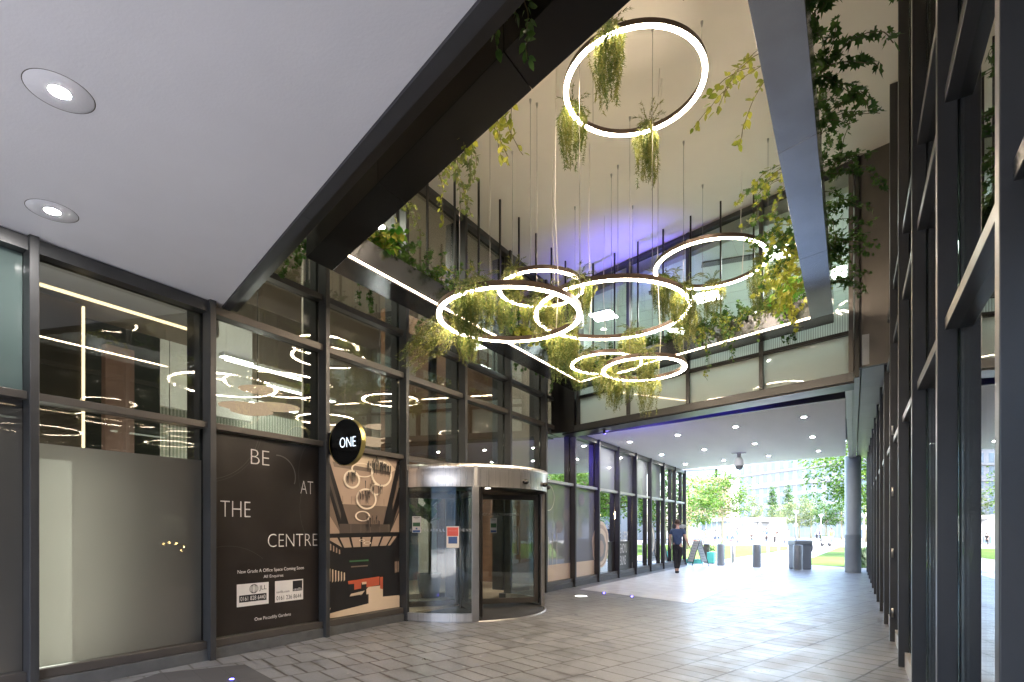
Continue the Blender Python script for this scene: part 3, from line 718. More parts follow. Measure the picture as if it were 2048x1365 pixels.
part('partition', MB().box(-8.2, -8.05, -3, 3.9, .05, 7.19), 'room_dark', lb)  # dark partition added to darken the room behind the first bay
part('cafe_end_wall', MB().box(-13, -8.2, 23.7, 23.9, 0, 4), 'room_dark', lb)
part('bulkhead', MB().box(-7.6, -6.9, .2, 4.05, 3.93, 4.9), 'room_cream', lb)
part('bulkhead_light', MB().box(-6.93, -6.90, 1.9, 3.95, 3.90, 3.925), 'warm_led', lb)
pbr('room_pink', (.42, .26, .22), .7, var=.1)
part('shelf_unit', MB().box(-7.95, -7.6, 3.3, 3.85, .05, .75).box(-7.95, -7.6, 3.3, 3.85, .95, 1.0).box(-7.95, -7.9, 3.3, 3.85, .75, 2.2), 'poster_grey', lb)
part('wall_picture', MB().box(-7.88, -7.85, 3.4, 3.75, 1.35, 1.95), 'room_white', lb)
part('curtain', MB().box(-7.4, -7.3, 2.95, 3.25, .05, 3.6), 'room_pink', lb)
part('white_wall', MB().box(-10.2, -10.1, 4.7, 6.6, 3.6, 5.4), 'room_white', lb)
part('ribbed_screen', MB().box(-10.6, -10.5, 3.5, 9.4, 2.7, 3.9), 'ribbed', lb)
part('timber_panel', MB().box(-8.6, -8.3, 8.6, 12.5, 2.9, 6.2), 'timber', lb)
part('lift_core', MB().box(-9.6, -9.2, 7.4, 8.5, .05, 2.6), 'timber', lb)
for y in (3.2, 6.6, 9.8): part('interior_column', MB().box(-8.6, -8.3, y, y + .3, .05, 7.2), 'room_cream', lb)
part('dark_lower_wall', MB().box(-10.8, -10.62, 2, 12.5, .05, 2.68), 'room_dark', lb)
pc = thing('light_column', 'dark veined interior column edged with a vertical light line behind the frosted pane', 'column', (-7.0, 2.2, 0))
part('cladding', MB().box(-7.45, -7.05, 2.25, 2.62, .05, 3.88), 'dark_wood', pc)
part('light_line', MB().box(-7.06, -7.03, 2.63, 2.65, 2.2, 3.86), 'warm_led', pc)
part('added_glow_panel', MB().box(-6.75, -6.72, 2.02, 2.42, .1, 2.15), 'added_glow_panel', pc)  # glowing panel added behind the film to brighten its left part
for i, (x, y, z, l) in enumerate([(-9.0, 6.2, 4.35, 1.6), (-9.6, 7.4, 4.25, 1.6), (-10, 7.0, 3.95, 1.1), (-8.2, 5.1, 4.12, .5)]):
    t = thing('linear_light', ['long upper', 'long lower', 'short lower', 'small square'][i] + ' white linear lamp hanging in the lobby behind the glass', 'lamp', (x, y, z), 'linear lobby lamps')
    part('housing', MB().box(x - .07, x + .07, y - l / 2, y + l / 2, z + .003, z + .06), 'room_white', t); part('diffuser', MB().box(x - .06, x + .06, y - l / 2 + .01, y + l / 2 - .01, z - .01, z), 'linear_strong', t)
for i, (x, y) in enumerate([(-7.6, 3.2), (-7.4, 5.2), (-7.6, 7.6), (-7.5, 9.9)]):
    t = thing('downlight', ['first', 'second', 'third', 'fourth'][i] + ' small downlight in the lobby ceiling behind the glass, counted from the camera', 'downlight', (x, y, 7.2), 'lobby ceiling downlights')
    part('trim_plate', MB().lathe((x, y, 7.2), [(.075, -.004), (.1, -.003)], 24), 'room_white', t); part('lens', MB().lathe((x, y, 7.2), [(.001, -.006), (.075, -.004)], 20), 'lamp_strong', t)
def pendant(x, y, z, lab):
    t = thing('pendant_lamp', lab, 'lamp', (x, y, z), 'shell pendants in the lobby')
    part('cord', MB().tube([(x, y, z - .75), (x, y, 7.2)], .006, 5), 'black_metal', t)
    for dx, dy, dz, r_ in ((-.02, .05, .28, .33), (-.25, -.1, 0, .38), (.28, .15, -.03, .38), (0, -.1, -.12, .33)):
        part('shade_disc', MB().lathe((x + dx, y + dy, z + dz), [(.01, .045), (r_ * .6, .03), (r_, 0), (r_ * .6, -.035), (.01, -.055)], 28), 'pendant_glow', t)
    part('finial', MB().ell((x, y, z - .78), .02, .02, .04, 8, 6), 'lamp_white', t)
pendant(-8.5, 5.65, 3.55, 'stack of pink glowing disc shades hanging behind the glass over the black poster')
pendant(-8.8, 8.75, 3.45, 'stack of pink glowing disc shades hanging behind the glass beyond the round sign')
pendant(-8.7, 7.1, 3.15, 'low stack of pink glowing disc shades partly behind the round sign')
pendant(-9.6, 10.4, 3.6, 'farthest pink disc pendant lamp above the revolving door')
for i, (x, y, z) in enumerate([(-8.6, 1.75, 1.85), (-9.5, 3.95, 1.95), (-9.2, 4.6, 1.4)]):
    t = thing('beaded_lamp', ['beaded dome lamp with hanging bulbs at the left edge behind the glass', 'beaded dome lamp in the middle behind the frosted film', 'low beaded dome lamp at the right side behind the frosted film'][i], 'lamp', (x, y, z), 'beaded dome lamps')
    b = MB()
    for j in range(6):
        for k in range(18):
            a = 2 * math.pi * (k + .5 * (j % 2)) / 18; th = R(15 + 15 * j); b.ell((x + .28 * math.sin(th) * math.cos(a), y + .28 * math.sin(th) * math.sin(a), z + .28 * math.cos(th)), .016, .016, .016, 5, 4)
    part('bead_shade', b, 'linear_light', t)
    b = MB()
    for k in range(7): b.ell((x + .2 * math.cos(k * .9), y + .2 * math.sin(k * .9), z - .15 - .06 * (k % 3)), .02, .02, .02, 6, 5)
    part('bulbs', b, 'warm_bulb', t); part('cord', MB().tube([(x, y, z + .28), (x, y, 5)], .005, 4), 'black_metal', t)
# lobby plant and seats seen through the door
for i, (x, y, mm) in enumerate([(-7.15, 2.75, 'room_white'), (-7.1, 3.45, 'print_red')]):
    t = thing('tub_chair', ['white tub chair dimly seen behind the grey film', 'red tub chair dimly seen behind the right part of the grey film'][i], 'chair', (x, y, .05), 'chairs behind the film')
    part('seat', MB().lathe((x, y, .05), [(.01, .42), (.24, .42), (.26, .36), (.22, .3), (.01, .3)], 24), mm, t); part('backrest', MB().lathe((x, y, .05), [(.27, .3), (.3, .75), (.27, .76), (.24, .32)], 20, 90, 270, True), mm, t); part('leg', MB().lathe((x, y, .05), [(.2, 0), (.03, .03), (.03, .3)], 16), 'steel_plain', t)
def big_plant(x, y, lab):
    t = thing('potted_plant', lab, 'plant', (x, y, .05)); b = MB(); rr = random.Random(int(x * 10 + y))
    for k in range(26):
        a = rr.uniform(0, 6.28); h = rr.uniform(1.4, 3.2); l = rr.uniform(.3, .7); c = Vector((x, y, h * .5 + .9)); dr = Vector((math.cos(a), math.sin(a), rr.uniform(.3, 1.4))).normalized()
        sd_ = dr.cross(Vector((0, 0, 1))).normalized() * l * .28; b.add([c, c + dr * l * .5 + sd_, c + dr * l, c + dr * l * .5 - sd_], [[0, 1, 2, 3]])
    part('leaves', b, 'ivy', t); part('pot', MB().lathe((x, y, .05), [(.02, 0), (.2, 0), (.26, .5), (.22, .5), (.2, .42), (.01, .42)], 20), 'poster_grey', t)
    part('stem', MB().tube([(x, y, .3), (x + .05, y, 1.6)], .025, 6), 'stem', t)
big_plant(-7.6, 9.0, 'large dark broad-leaved plant in the lobby above the revolving door')
big_plant(-7.9, 10.9, 'smaller dark palm-like plant beyond the revolving door')
bn = thing('lobby_bench', 'orange topped bench inside the lobby seen through the door glass', 'bench', (-9.6, 7.6, 0))
part('seat', MB().box(-9.9, -9.4, 7.0, 8.6, .42, .5), 'print_red', bn, bevel=.02); part('base', MB().box(-9.85, -9.45, 7.1, 8.5, .05, .42), 'room_dark', bn)

orm = thing('office_room', 'bright pale office behind the upper glass wall with a tiled white ceiling', 'room', (-3, 14, 3.9))
part('ceiling', MB().prism([(-6.2, By(-6.2, .25)), (.5, By(.5, .25)), (.5, 18), (-6.2, 18)], 6.95, 7.05), 'office_wall', orm)
part('floor', MB().prism([(-6.2, By(-6.2, .55)), (.5, By(.5, .55)), (.5, 18), (-6.2, 18)], 4.62, 4.7), 'office_wall', orm)
part('back_wall', MB().box(-6.2, .5, 18, 18.1, 4.6, 7.05), 'office_wall', orm)
part('side_wall', MB().box(-6.3, -6.21, 12.8, 18.1, 4.6, 7.05).box(.5, .6, 10.4, 18.1, 4.6, 7.05), 'office_wall', orm)
b = MB()
for k in range(11): b.box(-6.15 + .6 * k, -6.14 + .6 * k, 12.3 - .6 * k * .3, 18, 6.945, 6.949)
for k in range(9): b.box(-6.2, .5, 12.9 + .6 * k, 12.91 + .6 * k, 6.943, 6.9475)
part('ceiling_grid', b, 'zinc', orm)
part('air_slot', MB().obox((-1.9, 11.9, 6.93), (.75, .15, 0), (-.03, .1, 0), (0, 0, .012)), 'frame', orm); part('air_slot', MB().obox((-3.5, 12.6, 6.93), (.5, .1, 0), (-.02, .08, 0), (0, 0, .012)), 'frame', orm)
for i, (x, y) in enumerate([(-5.4, 13.2), (-2.9, 13.4), (-1.25, 12.0), (-4.0, 15.3), (-1.8, 15.2), (-.4, 13.6)]):
    lab = ['panel light behind the ring lamps at the left of the office ceiling', 'panel light in the middle of the office ceiling', 'brightest panel light beside the planted edge at the right of the office', 'deeper panel light at the left of the office ceiling', 'deeper panel light in the middle of the office ceiling', 'panel light at the far right of the office ceiling'][i]
    t = thing('ceiling_panel_light', lab, 'ceiling light', (x, y, 6.94), 'office ceiling panels')
    part('frame', MB().box(x - .31, x + .31, y - .31, y + .31, 6.925, 6.942), 'room_white', t); part('diffuser', MB().box(x - .28, x + .28, y - .28, y + .28, 6.915, 6.924), 'office_panel', t)

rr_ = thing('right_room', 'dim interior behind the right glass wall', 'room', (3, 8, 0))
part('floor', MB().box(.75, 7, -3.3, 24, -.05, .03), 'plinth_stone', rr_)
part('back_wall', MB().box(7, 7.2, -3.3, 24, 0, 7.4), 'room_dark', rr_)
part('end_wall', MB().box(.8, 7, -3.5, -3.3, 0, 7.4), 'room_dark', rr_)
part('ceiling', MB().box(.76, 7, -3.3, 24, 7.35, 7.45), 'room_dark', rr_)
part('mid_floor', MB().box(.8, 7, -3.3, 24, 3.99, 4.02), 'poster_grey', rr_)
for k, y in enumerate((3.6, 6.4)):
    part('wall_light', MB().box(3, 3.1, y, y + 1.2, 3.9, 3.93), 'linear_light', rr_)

# ------------------------------------------------------------------ hanging planter frame
ZB, ZT = 4.70, 5.06
xi, xo, xri, xro = -5.12, -5.54, -.548, -.248
def ni(x): return 2.885 + SL * x
def no(x): return 2.50 + SL * x
def ki(x): return 9.475 + SL * x
def ko(x): return 9.90 + SL * x
pf = thing('hanging_planter', 'large black four-sided trough frame hung on rods with a warm light line', 'planter', (-2.9, 7, ZB))
def leg(pts, mat='planter_steel'):
    return part('trough', MB().prism(pts, ZB, ZT), mat, pf, bevel=.004)
for k in range(3):
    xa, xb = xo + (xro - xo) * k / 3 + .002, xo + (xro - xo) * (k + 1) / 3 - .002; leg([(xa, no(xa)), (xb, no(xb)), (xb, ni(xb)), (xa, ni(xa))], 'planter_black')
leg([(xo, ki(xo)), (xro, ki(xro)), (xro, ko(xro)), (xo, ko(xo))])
def seg(x0, x1, fa, fb, n, mat):
    for k in range(n):
        t0, t1 = k / n, (k + 1) / n
        q = [(x0, fa(x0) + (fb(x0) - fa(x0)) * t0 + .002), (x1, fa(x1) + (fb(x1) - fa(x1)) * t0 + .002), (x1, fa(x1) + (fb(x1) - fa(x1)) * t1 - .002), (x0, fa(x0) + (fb(x0) - fa(x0)) * t1 - .002)]
        leg(q, mat)
seg(xo, xi, ni, ki, 3, 'planter_steel'); seg(xri, xro, ni, ki, 3, 'planter_steel_lit')
def sbar(p, q, z0=ZB + .022, z1=ZB + .04, off=.006):
    p, q = Vector(p), Vector(q); d_ = (q - p).normalized(); n_ = Vector((-d_.y, d_.x, 0)); c = (p + q) / 2
    part('light_line', MB().obox((c.x, c.y, (z0 + z1) / 2), (q - p) / 2, n_ * off * .5, (0, 0, (z1 - z0) / 2)), 'strip_light', pf)
sbar((xi + .004, ni(xi) + .01, 0), (xi + .004, ki(xi) - .02, 0), off=.008); sbar((xri - .004, ni(xri) + .01, 0), (xri - .004, ki(xri) - .02, 0), ZB + .10, ZB + .118)
sbar((xi + .02, ki(xi + .02) - .005, 0), (xri - .02, ki(xri - .02) - .005, 0), off=.008); sbar((xi + .02, ni(xi + .02) + .005, 0), (xri - .02, ni(xri - .02) + .005, 0))
for k in range(11):
    y = 4.95 + .655 * k
    if y < 11.4:
        for x in (-5.32, -.40):
            if (x < -1 and y > 4.6) or (x > -1 and 3.2 < y - 1.6 < 9.6): 
                yy = y if x < -1 else y - 1.6
                part('hanging_rod', MB().box(x - .014, x + .014, yy - .014, yy + .014, ZT, 7.32), 'black_metal', pf)
for k in range(7):
    x = -4.85 + .57 * k * 1.0; part('hanging_rod', MB().box(x - .014, x + .014, ki(x) + .2 - .014, ki(x) + .2 + .014, ZT, 7.32), 'black_metal', pf)

# ------------------------------------------------------------------ ring lamps
RINGS = {}
def ring(key, c, r, lab, angs=(40, 160, 280)):
    t = thing('ring_lamp', lab, 'ring lamp', c, 'hanging ring lamps'); RINGS[key] = (c, r)
    part('housing', MB().lathe(c, [(r - .027, .004), (r + .027, .004), (r + .027, .064), (r - .027, .064)], 96, closed=True), 'ring_housing', t)
    part('light_band', MB().lathe(c, [(r - .026, -.003), (r + .026, -.003), (r + .026, .0035), (r - .026, .0035)], 96, closed=True), 'ring_light', t)
    for a in angs:
        p = (c[0] + r * math.cos(R(a)), c[1] + r * math.sin(R(a)))
        part('suspension_wire', MB().tube([(*p, c[2] + .06), (*p, 7.3)], .0035, 5), 'wire', t)
        part('ceiling_hook', MB().lathe((*p, 7.26), [(.001, -.01), (.008, 0), (.016, .045), (.016, .06)], 12), 'zinc', t)
    a = angs[0] + 55; p = (c[0] + r * math.cos(R(a)), c[1] + r * math.sin(R(a)))
    part('power_cable', MB().tube([(*p, c[2] + .08), (p[0] + .03, p[1], c[2] + .6), (p[0] - .02, p[1], (c[2] + 7.3) / 2), (p[0], p[1], 7.32)], .006, 6), 'cable', t)
ring('top', (-2.155, 6.18, 6.58), .78, 'topmost ring lamp close under the high ceiling with three fern bunches', (30, 150, 270))
ring('A', (-3.39, 5.44, 3.92), .81, 'nearest low ring lamp at the left, crossing the light line of the trough', (20, 140, 262))
ring('B', (-2.75, 6.98, 4.35), 1.0, 'widest ring lamp in the middle of the cluster', (75, 200, 320))
ring('C', (-1.885, 8.91, 5.56), .82, 'ring lamp at the upper right of the cluster before the office glass', (10, 110, 215))
ring('D', (-2.69, 8.15, 3.88), .6, 'lowest small ring lamp, right of two overlapping small rings', (30, 150, 270))
ring('E', (-3.68, 9.12, 4.37), .6, 'small ring lamp behind and left of the lowest ring', (60, 180, 300))
ring('G', (-3.89, 7.12, 4.98), .61, 'small ring lamp behind the nearest low ring at the left', (45, 165, 285))

# ------------------------------------------------------------------ fern bunches
def fern_mesh(seed, length=1., width=.11, strands=46):
    rr = random.Random(seed); b = MB()
    for s_ in range(strands):
        a = rr.uniform(0, 6.28); r0 = rr.uniform(0, .05); up = s_ < strands * .18
        L_ = length * rr.uniform(.45, 1) if not up else rr.uniform(.16, .32); dx, dy = math.cos(a), math.sin(a)
        b.cm = 1 if rr.random() < .35 else 0
        sw = width * rr.uniform(.3, 1.25); p = Vector((dx * r0, dy * r0, .02)); n = max(6, int(L_ / .026)); ph = rr.uniform(0, 6)
        for k in range(n):
            t = (k + 1) / n
            if up: q = Vector((dx * (r0 + .16 * t), dy * (r0 + .16 * t), .02 + L_ * (t - .55 * t * t)))
            else:
                sp = sw * math.sin(min(1, t * 2.2) * 1.57) * (1 - .55 * t)
                q = Vector((dx * (r0 + sp) + .012 * math.sin(ph + t * 9), dy * (r0 + sp) + .012 * math.cos(ph + t * 7), .06 * math.sin(min(1, t * 5) * 3.14) - L_ * t))
            for j in range(3):
                d_ = (q - p).normalized(); sd_ = Vector((rr.gauss(0, 1), rr.gauss(0, 1), rr.gauss(0, .5))).normalized()
                tip = q + sd_ * rr.uniform(.02, .045) + d_ * .025; wv = d_.cross(sd_).normalized() * .0055
                b.add([q - wv, q + wv, tip], [[0, 1, 2]])
            p = q
    return b
ferns = []
for k in range(5):
    o = part('fern_bunch', fern_mesh(20 + k, 1.0, (.15, .17, .13, .16, .18)[k], 62), ['fern', 'fern_green'] if k != 3 else ['fern_green', 'fern'], keep=True)
    ferns.append(o)
sides = {'top': 'topmost ring', 'A': 'nearest low ring', 'B': 'widest ring', 'C': 'upper right ring', 'D': 'lowest ring', 'E': 'small ring behind the lowest ring', 'G': 'small ring behind the nearest ring'}
FB = [('top', 270, .85, 'near side'), ('top', 180, .72, 'left side'), ('top', 96, .8, 'far side'),
      ('A', 267, .62, 'near left side'), ('A', 186, .8, 'left side, blown sideways'), ('A', 162, .45, 'far left side'), ('A', 279, .66, 'near side, fullest'),
      ('G', 261, .5, 'near left side'), ('G', 180, .62, 'left side'), ('G', 102, .66, 'far side'), ('G', 135, .45, 'far left side'),
      ('B', 270, .55, 'near side'), ('B', 234, .62, 'left side'), ('B', 159, .8, 'far left side'), ('B', 93, .55, 'far side'), ('B', 351, .68, 'right side'), ('B', 30, .58, 'far right side'), ('B', 147, .58, 'far left side, second bunch'),
      ('C', 30, .95, 'right end, longest'), ('C', 99, .66, 'far side'), ('C', 171, .62, 'left side'), ('C', 153, .8, 'far left side'),
      ('D', 159, .62, 'far left side'), ('D', 138, .48, 'far side'), ('D', 102, .68, 'far right side'), ('D', 291, .55, 'near side'), ('D', 222, .55, 'left side'),
      ('E', 261, .42, 'near left side'), ('E', 165, .45, 'left side'), ('E', 123, .45, 'far side'), ('E', 333, .42, 'right side')]
for i, (k, a, L_, sd_) in enumerate(FB):
    c, r = RINGS[k]; src = ferns[i % 5]; loc = (c[0] + r * math.cos(R(a)), c[1] + r * math.sin(R(a)), c[2] + .09)
    o = src if i < 5 else dup(src, loc)
    o.location = loc; o.rotation_euler = (0, 0, i * 1.3); s_ = .75 + .35 * L_
    o.scale = (s_ * 1.12, s_ * 1.12, L_)
    if sd_ == 'left side, blown sideways': o.rotation_euler = (R(-5), R(46), R(30))
    tag(o, 'feathery fern bunch hanging from the %s, %s' % (sides[k], sd_), 'hanging plant', 'fern bunches on the ring lamps')

# ------------------------------------------------------------------ ivy in the troughs
LEAF = [(0, -.1), (.32, -.38), (.48, 0), (.3, .12), (.38, .45), (.1, .38), (0, .85), (-.1, .38), (-.38, .45), (-.3, .12), (-.48, 0), (-.32, -.38)]
OVAL = [(0, -.4), (.3, -.15), (.34, .2), (.15, .55), (0, .75), (-.15, .55), (-.34, .2), (-.3, -.15)]
def leaf(b, p, d_, n_, s_, shape):
    sd_ = d_.cross(n_).normalized(); n2 = sd_.cross(d_)
    b.add([p + sd_ * x * s_ + d_ * y * s_ + n2 * abs(x) * s_ * .25 for x, y in shape], [list(range(len(shape)))])
def ivy(seed, p0, p1, stems, length, up, spread, size, mats=('ivy', 'stem'), lean=(0, 0), shape=LEAF, dens=1., lab='', mix=None):
    rr = random.Random(seed); b = MB(); p0, p1 = Vector(p0), Vector(p1)
    for s_ in range(stems):
        p = p0.lerp(p1, rr.random()) + Vector((rr.gauss(0, .05), rr.gauss(0, .05), 0)); L_ = length * rr.uniform(.35, 1.1)
        v = Vector((rr.gauss(0, spread) + lean[0], rr.gauss(0, spread) + lean[1], up * rr.uniform(.4, 1.3))); v.normalize(); pts = [p.copy()]; n = max(4, int(L_ / .045 * dens))
        for k in range(n):
            v += Vector((rr.gauss(0, .16), rr.gauss(0, .16), -.13 + rr.gauss(0, .12))); v.normalize(); p = p + v * L_ / n; pts.append(p.copy())
            for j in range(2):
                o_ = Vector((rr.gauss(0, 1), rr.gauss(0, 1), rr.gauss(0, .8))).normalized(); d_ = (o_ + v * .4 + Vector((0, 0, -.5))).normalized()
                nn = Vector((rr.gauss(0, .6), rr.gauss(0, .6), .6 + rr.random())).normalized()
                if abs(d_.dot(nn)) > .95: continue
                b.cm = 0 if (mix is None or rr.random() > mix) else 2
                leaf(b, p + o_ * .03, d_, nn, size * rr.uniform(.6, 1.2), shape)
        b.cm = 1
        b.tube(pts, .0035, 4, False)
    mats = list(mats) + ([] if mix is None else ['ivy_yellow'])
    return part('ivy', b, mats, loc=tuple((p0 + p1) / 2), label=lab, cat='ivy', group='ivy growing in the trough frame')
def K(x): return ki(x) + .2
T = ZT + .0
ivy(1, (-5.3, 4.75, T), (-5.25, 5.35, T), 26, .5, 1.2, .5, .13, ('ivy_bright', 'stem'), (.25, 0), OVAL, .8, 'bright broad-leaved clump at the near left corner of the trough', .3)
ivy(2, (-5.2, 4.6, T), (-5.15, 4.9, T), 7, .45, .3, .3, .06, ('ivy_yellow', 'stem'), (.5, 0), OVAL, 1, 'small yellow sprig spilling over the near left corner of the trough')
ivy(3, (-5.3, 5.3, T), (-5.25, 6.2, T), 30, .42, .9, .45, .075, lean=(.3, 0), lab='dark ivy on the left trough just beyond the bright clump')
ivy(4, (-5.3, 6.1, T), (-5.25, 7.2, T), 34, .45, .8, .45, .07, lean=(.35, .1), lab='ivy on the left trough before the nearest low ring', mix=.1)
ivy(5, (-5.15, 6.7, T), (-5.1, 7.3, T), 12, .75, .3, .3, .06, ('ivy', 'stem'), (.7, 0), lab='pale ivy trailing down over the left light line', mix=.6)
ivy(6, (-5.32, 7.9, T), (-5.32, 8.0, T), 8, .95, 2.5, .12, .07, lab='ivy climbing one rod above the left trough')
ivy(7, (-5.25, 8.0, T), (-5.2, 9.4, T), 32, .55, .6, .45, .08, lean=(.5, 0), lab='dark ivy on the left trough behind the nearest low ring', mix=.15)
ivy(8, (-5.1, 8.3, T), (-5.08, 8.8, T), 10, .6, .2, .3, .08, ('ivy_yellow', 'stem'), (.8, 0), lab='yellow ivy spilling from the middle of the left trough')
ivy(9, (-5.2, 9.6, T), (-5.15, 10.9, T), 34, .8, .4, .45, .07, lean=(.6, 0), lab='long mixed ivy hanging at the far end of the left trough', mix=.3)
ivy(10, (-4.9, K(-4.9), T), (-4.1, K(-4.1), T), 28, .55, .6, .4, .075, lean=(0, -.4), lab='ivy on the far trough near its left corner', mix=.3)
ivy(11, (-3.6, K(-3.6), T), (-2.9, K(-2.9), T), 20, .4, .8, .4, .085, lean=(0, -.3), lab='round-leaved dark clump on the far trough behind the lowest ring', shape=OVAL)
ivy(12, (-2.9, K(-2.9), T), (-2.1, K(-2.1), T), 30, .4, .8, .4, .075, lean=(0, -.3), lab='dark ivy in the middle of the far trough')
ivy(13, (-2.6, ki(-2.6) + .05, T), (-2.2, ki(-2.2) + .05, T), 9, .75, .1, .2, .06, lean=(0, -.8), lab='pale ivy trailing over the middle of the far light line', mix=.6)
ivy(14, (-2.0, ki(-2.0) + .05, T), (-1.9, ki(-1.9) + .05, T), 5, 1.25, .1, .12, .07, lean=(0, -.8), lab='longest ivy strand reaching down in front of the frosted panes', mix=.25)
ivy(15, (-2.0, K(-2.0), T), (-1.2, K(-1.2), T), 32, .45, .8, .4, .07, lean=(0, -.3), lab='ivy on the far trough below the upper right ring', mix=.1)
ivy(16, (-1.5, ki(-1.5) + .05, T), (-1.4, ki(-1.4) + .05, T), 6, .6, .1, .2, .06, lean=(-.1, -.8), lab='short ivy strand on the far trough under the upper right ring', mix=.3)
ivy(17, (-1.0, ki(-1.0) + .05, T), (-.95, ki(-.95) + .05, T), 6, .75, .1, .2, .06, lean=(0, -.8), lab='ivy strand crossing the right end of the far light line', mix=.35)
ivy(18, (-1.2, K(-1.2), T), (-.65, K(-.65), T), 28, .4, .8, .4, .065, lean=(0, -.2), lab='low ivy at the right end of the far trough', mix=.15)
# inner side of the right trough
ivy(19, (-.6, 4.0, T), (-.58, 4.8, T), 6, .7, .2, .2, .06, ('ivy_yellow', 'stem'), (-.7, 0), OVAL, .8, 'yellow round-leaved strands on the inner side of the right trough, nearest the camera')
ivy(20, (-.6, 6.0, T), (-.58, 6.4, T), 6, .5, .2, .3, .07, ('ivy', 'stem'), (-.6, 0), lab='small ivy sprig halfway along the inner side of the right trough', mix=.5)
ivy(21, (-.6, 7.2, T), (-.58, 8.0, T), 14, .8, .5, .3, .08, ('ivy', 'stem'), (-.7, 0), lab='ivy reaching inward from the right trough before the office glass', mix=.3)
ivy(22, (-.6, 7.9, T), (-.58, 9.1, T), 24, .75, .2, .3, .08, ('ivy_yellow', 'stem'), (-.5, 0), lab='thick yellow ivy at the far inner end of the right trough')
ivy(23, (-.6, 8.9, T), (-.58, 9.4, T), 9, .6, .1, .3, .09, ('ivy_bright', 'stem'), (-.5, 0), OVAL, .8, 'bright green leaves in the far right inner corner of the trough')
# outer side of the right trough
for i, (y, n_, L_, up, sz, lb_) in enumerate([(3.3, 15, .45, .6, .055, 'fine-leaved bush on the outer side of the right trough, nearest'), (3.8, 13, .55, 1.0, .08, 'dark ivy on the outer side of the right trough below the fine-leaved bush'), (4.6, 10, .6, .9, .08, 'ivy arm reaching right from the outer right trough, upper one'),
        (5.4, 9, .5, .7, .075, 'dark ivy on the outer side of the right trough, above the panel seam'), (6.2, 10, .55, .9, .07, 'ivy tuft on the outer right trough beside the panel seam'), (7.0, 8, .5, .7, .07, 'ivy on the outer right trough before the corner post'), (8.0, 16, .6, .5, .07, 'dense dark ivy low on the outer right trough'), (9.0, 10, .5, .3, .065, 'lowest hanging ivy on the outer right trough')]):
    ivy(40 + i, (-.26, y, T), (-.24, y + .6, T), n_, L_, up, .3, sz, ('ivy', 'stem'), (.42, 0), lab=lb_, shape=OVAL if i == 0 else LEAF)
# near trough
ivy(60, (-2.6, ni(-2.6) - .05, T), (-2.5, ni(-2.5) - .05, T), 7, .6, .1, .2, .07, ('ivy_yellow', 'stem'), (0, .7), OVAL, 1, 'yellow sprig peeping below the inner edge of the near trough')
ivy(61, (-3.2, ni(-3.2) - .05, T), (-3.0, ni(-3.0) - .05, T), 10, .8, .1, .2, .055, ('fern_green', 'stem'), (0, .8), OVAL, 1.2, 'fine grey-green trailing plant on the inner edge of the near trough')
ivy(62, (-3.5, ni(-3.5) - .05, T), (-3.4, ni(-3.4) - .05, T), 7, .7, .1, .2, .055, ('ivy_yellow', 'stem'), (0, .7), OVAL, 1, 'thin yellow-green trailing plant beside the fine grey-green one on the near trough')
ivy(63, (-4.2, ni(-4.2) - .05, T), (-4.0, ni(-4.0) - .05, T), 6, .6, .1, .2, .06, ('fern_green', 'stem'), (0, .7), lab='small sprig on the inner edge of the near trough toward its left end')
ivy(64, (-2.0, no(-2.0) + .03, T), (-1.9, no(-1.9) + .03, T), 10, .8, .0, .12, .06, ('ivy', 'stem'), (0, -.7), OVAL, 1.2, 'dark leafy strand hanging on the outer face of the near trough')
ivy(65, (-5.6, 4.5, T), (-5.55, 4.8, T), 6, .7, .0, .15, .07, ('ivy', 'stem'), (-.6, -.3), lab='ivy strand hanging outside the near left corner of the trough')
for i, (y, L_) in enumerate([(5.4, .5), (6.8, .45), (8.3, .42), (9.5, .5), (10.8, .55)]):
    ivy(70 + i, (-5.52, y, T), (-5.52, y + .15, T), 4, L_ + .12, .0, .15, .07, ('ivy', 'stem'), (-.8, 0), lab=['first', 'second', 'third', 'fourth', 'fifth'][i] + ' small ivy tip under the outer edge of the left trough, counted from the camera')
ivy(80, (-.9, ko(-.9), T), (-.6, ko(-.6), T), 6, .6, .0, .2, .07, ('ivy', 'stem'), (0, .4), lab='small ivy tip below the outer edge of the far trough at the right')

# blue spots let into the ground and a round floor light
fl = thing('floor_light', 'pale round light set flush in the paving near the revolving door', 'floor light', (-5.12, 11.21, 0))
part('lens', MB().lathe((-5.12, 11.21, .0065), [(.001, .001), (.13, .001)], 24), 'linear_light', fl); part('rim', MB().lathe((-5.12, 11.21, .0055), [(.131, .002), (.155, .002), (.16, -.004)], 24), 'steel_plain', fl)
for i, (x, y) in enumerate([(-4.91, 12.03), (-4.14, 11.75), (-5.15, 3.15)]):
    part('floor_stud', MB().lathe((x, y, .006), [(.001, .004), (.015, .003), (.022, -.001)], 12), 'blue_led', loc=(x, y, .006), label=['tiny blue floor stud at the corner of the pale strip nearer the glass wall', 'tiny blue floor stud on the near edge of the pale strip', 'tiny blue floor stud in the dark paving patch'][i], cat='floor light', group='blue floor studs')
def spot(name, loc, tgt, e, col, size, blend=.6, rad=.03):
    l = bpy.data.lights.new(name, 'SPOT'); l.energy = e; l.color = col; l.spot_size = R(size); l.spot_blend = blend; l.shadow_soft_size = rad
    o = bpy.data.objects.new(name, l); C.objects.link(o); o.location = loc; o.rotation_euler = (Vector(tgt) - Vector(loc)).to_track_quat('-Z', 'Y').to_euler()
up = thing('blue_uplight', 'small blue spotlight standing on the far trough aimed at the ceiling corner', 'spotlight', (-3.8, K(-3.8), ZT))
part('body', MB().tube([(-3.8, K(-3.8), ZT), (-3.8, K(-3.8), ZT + .12)], .035, 12), 'black_metal', up)
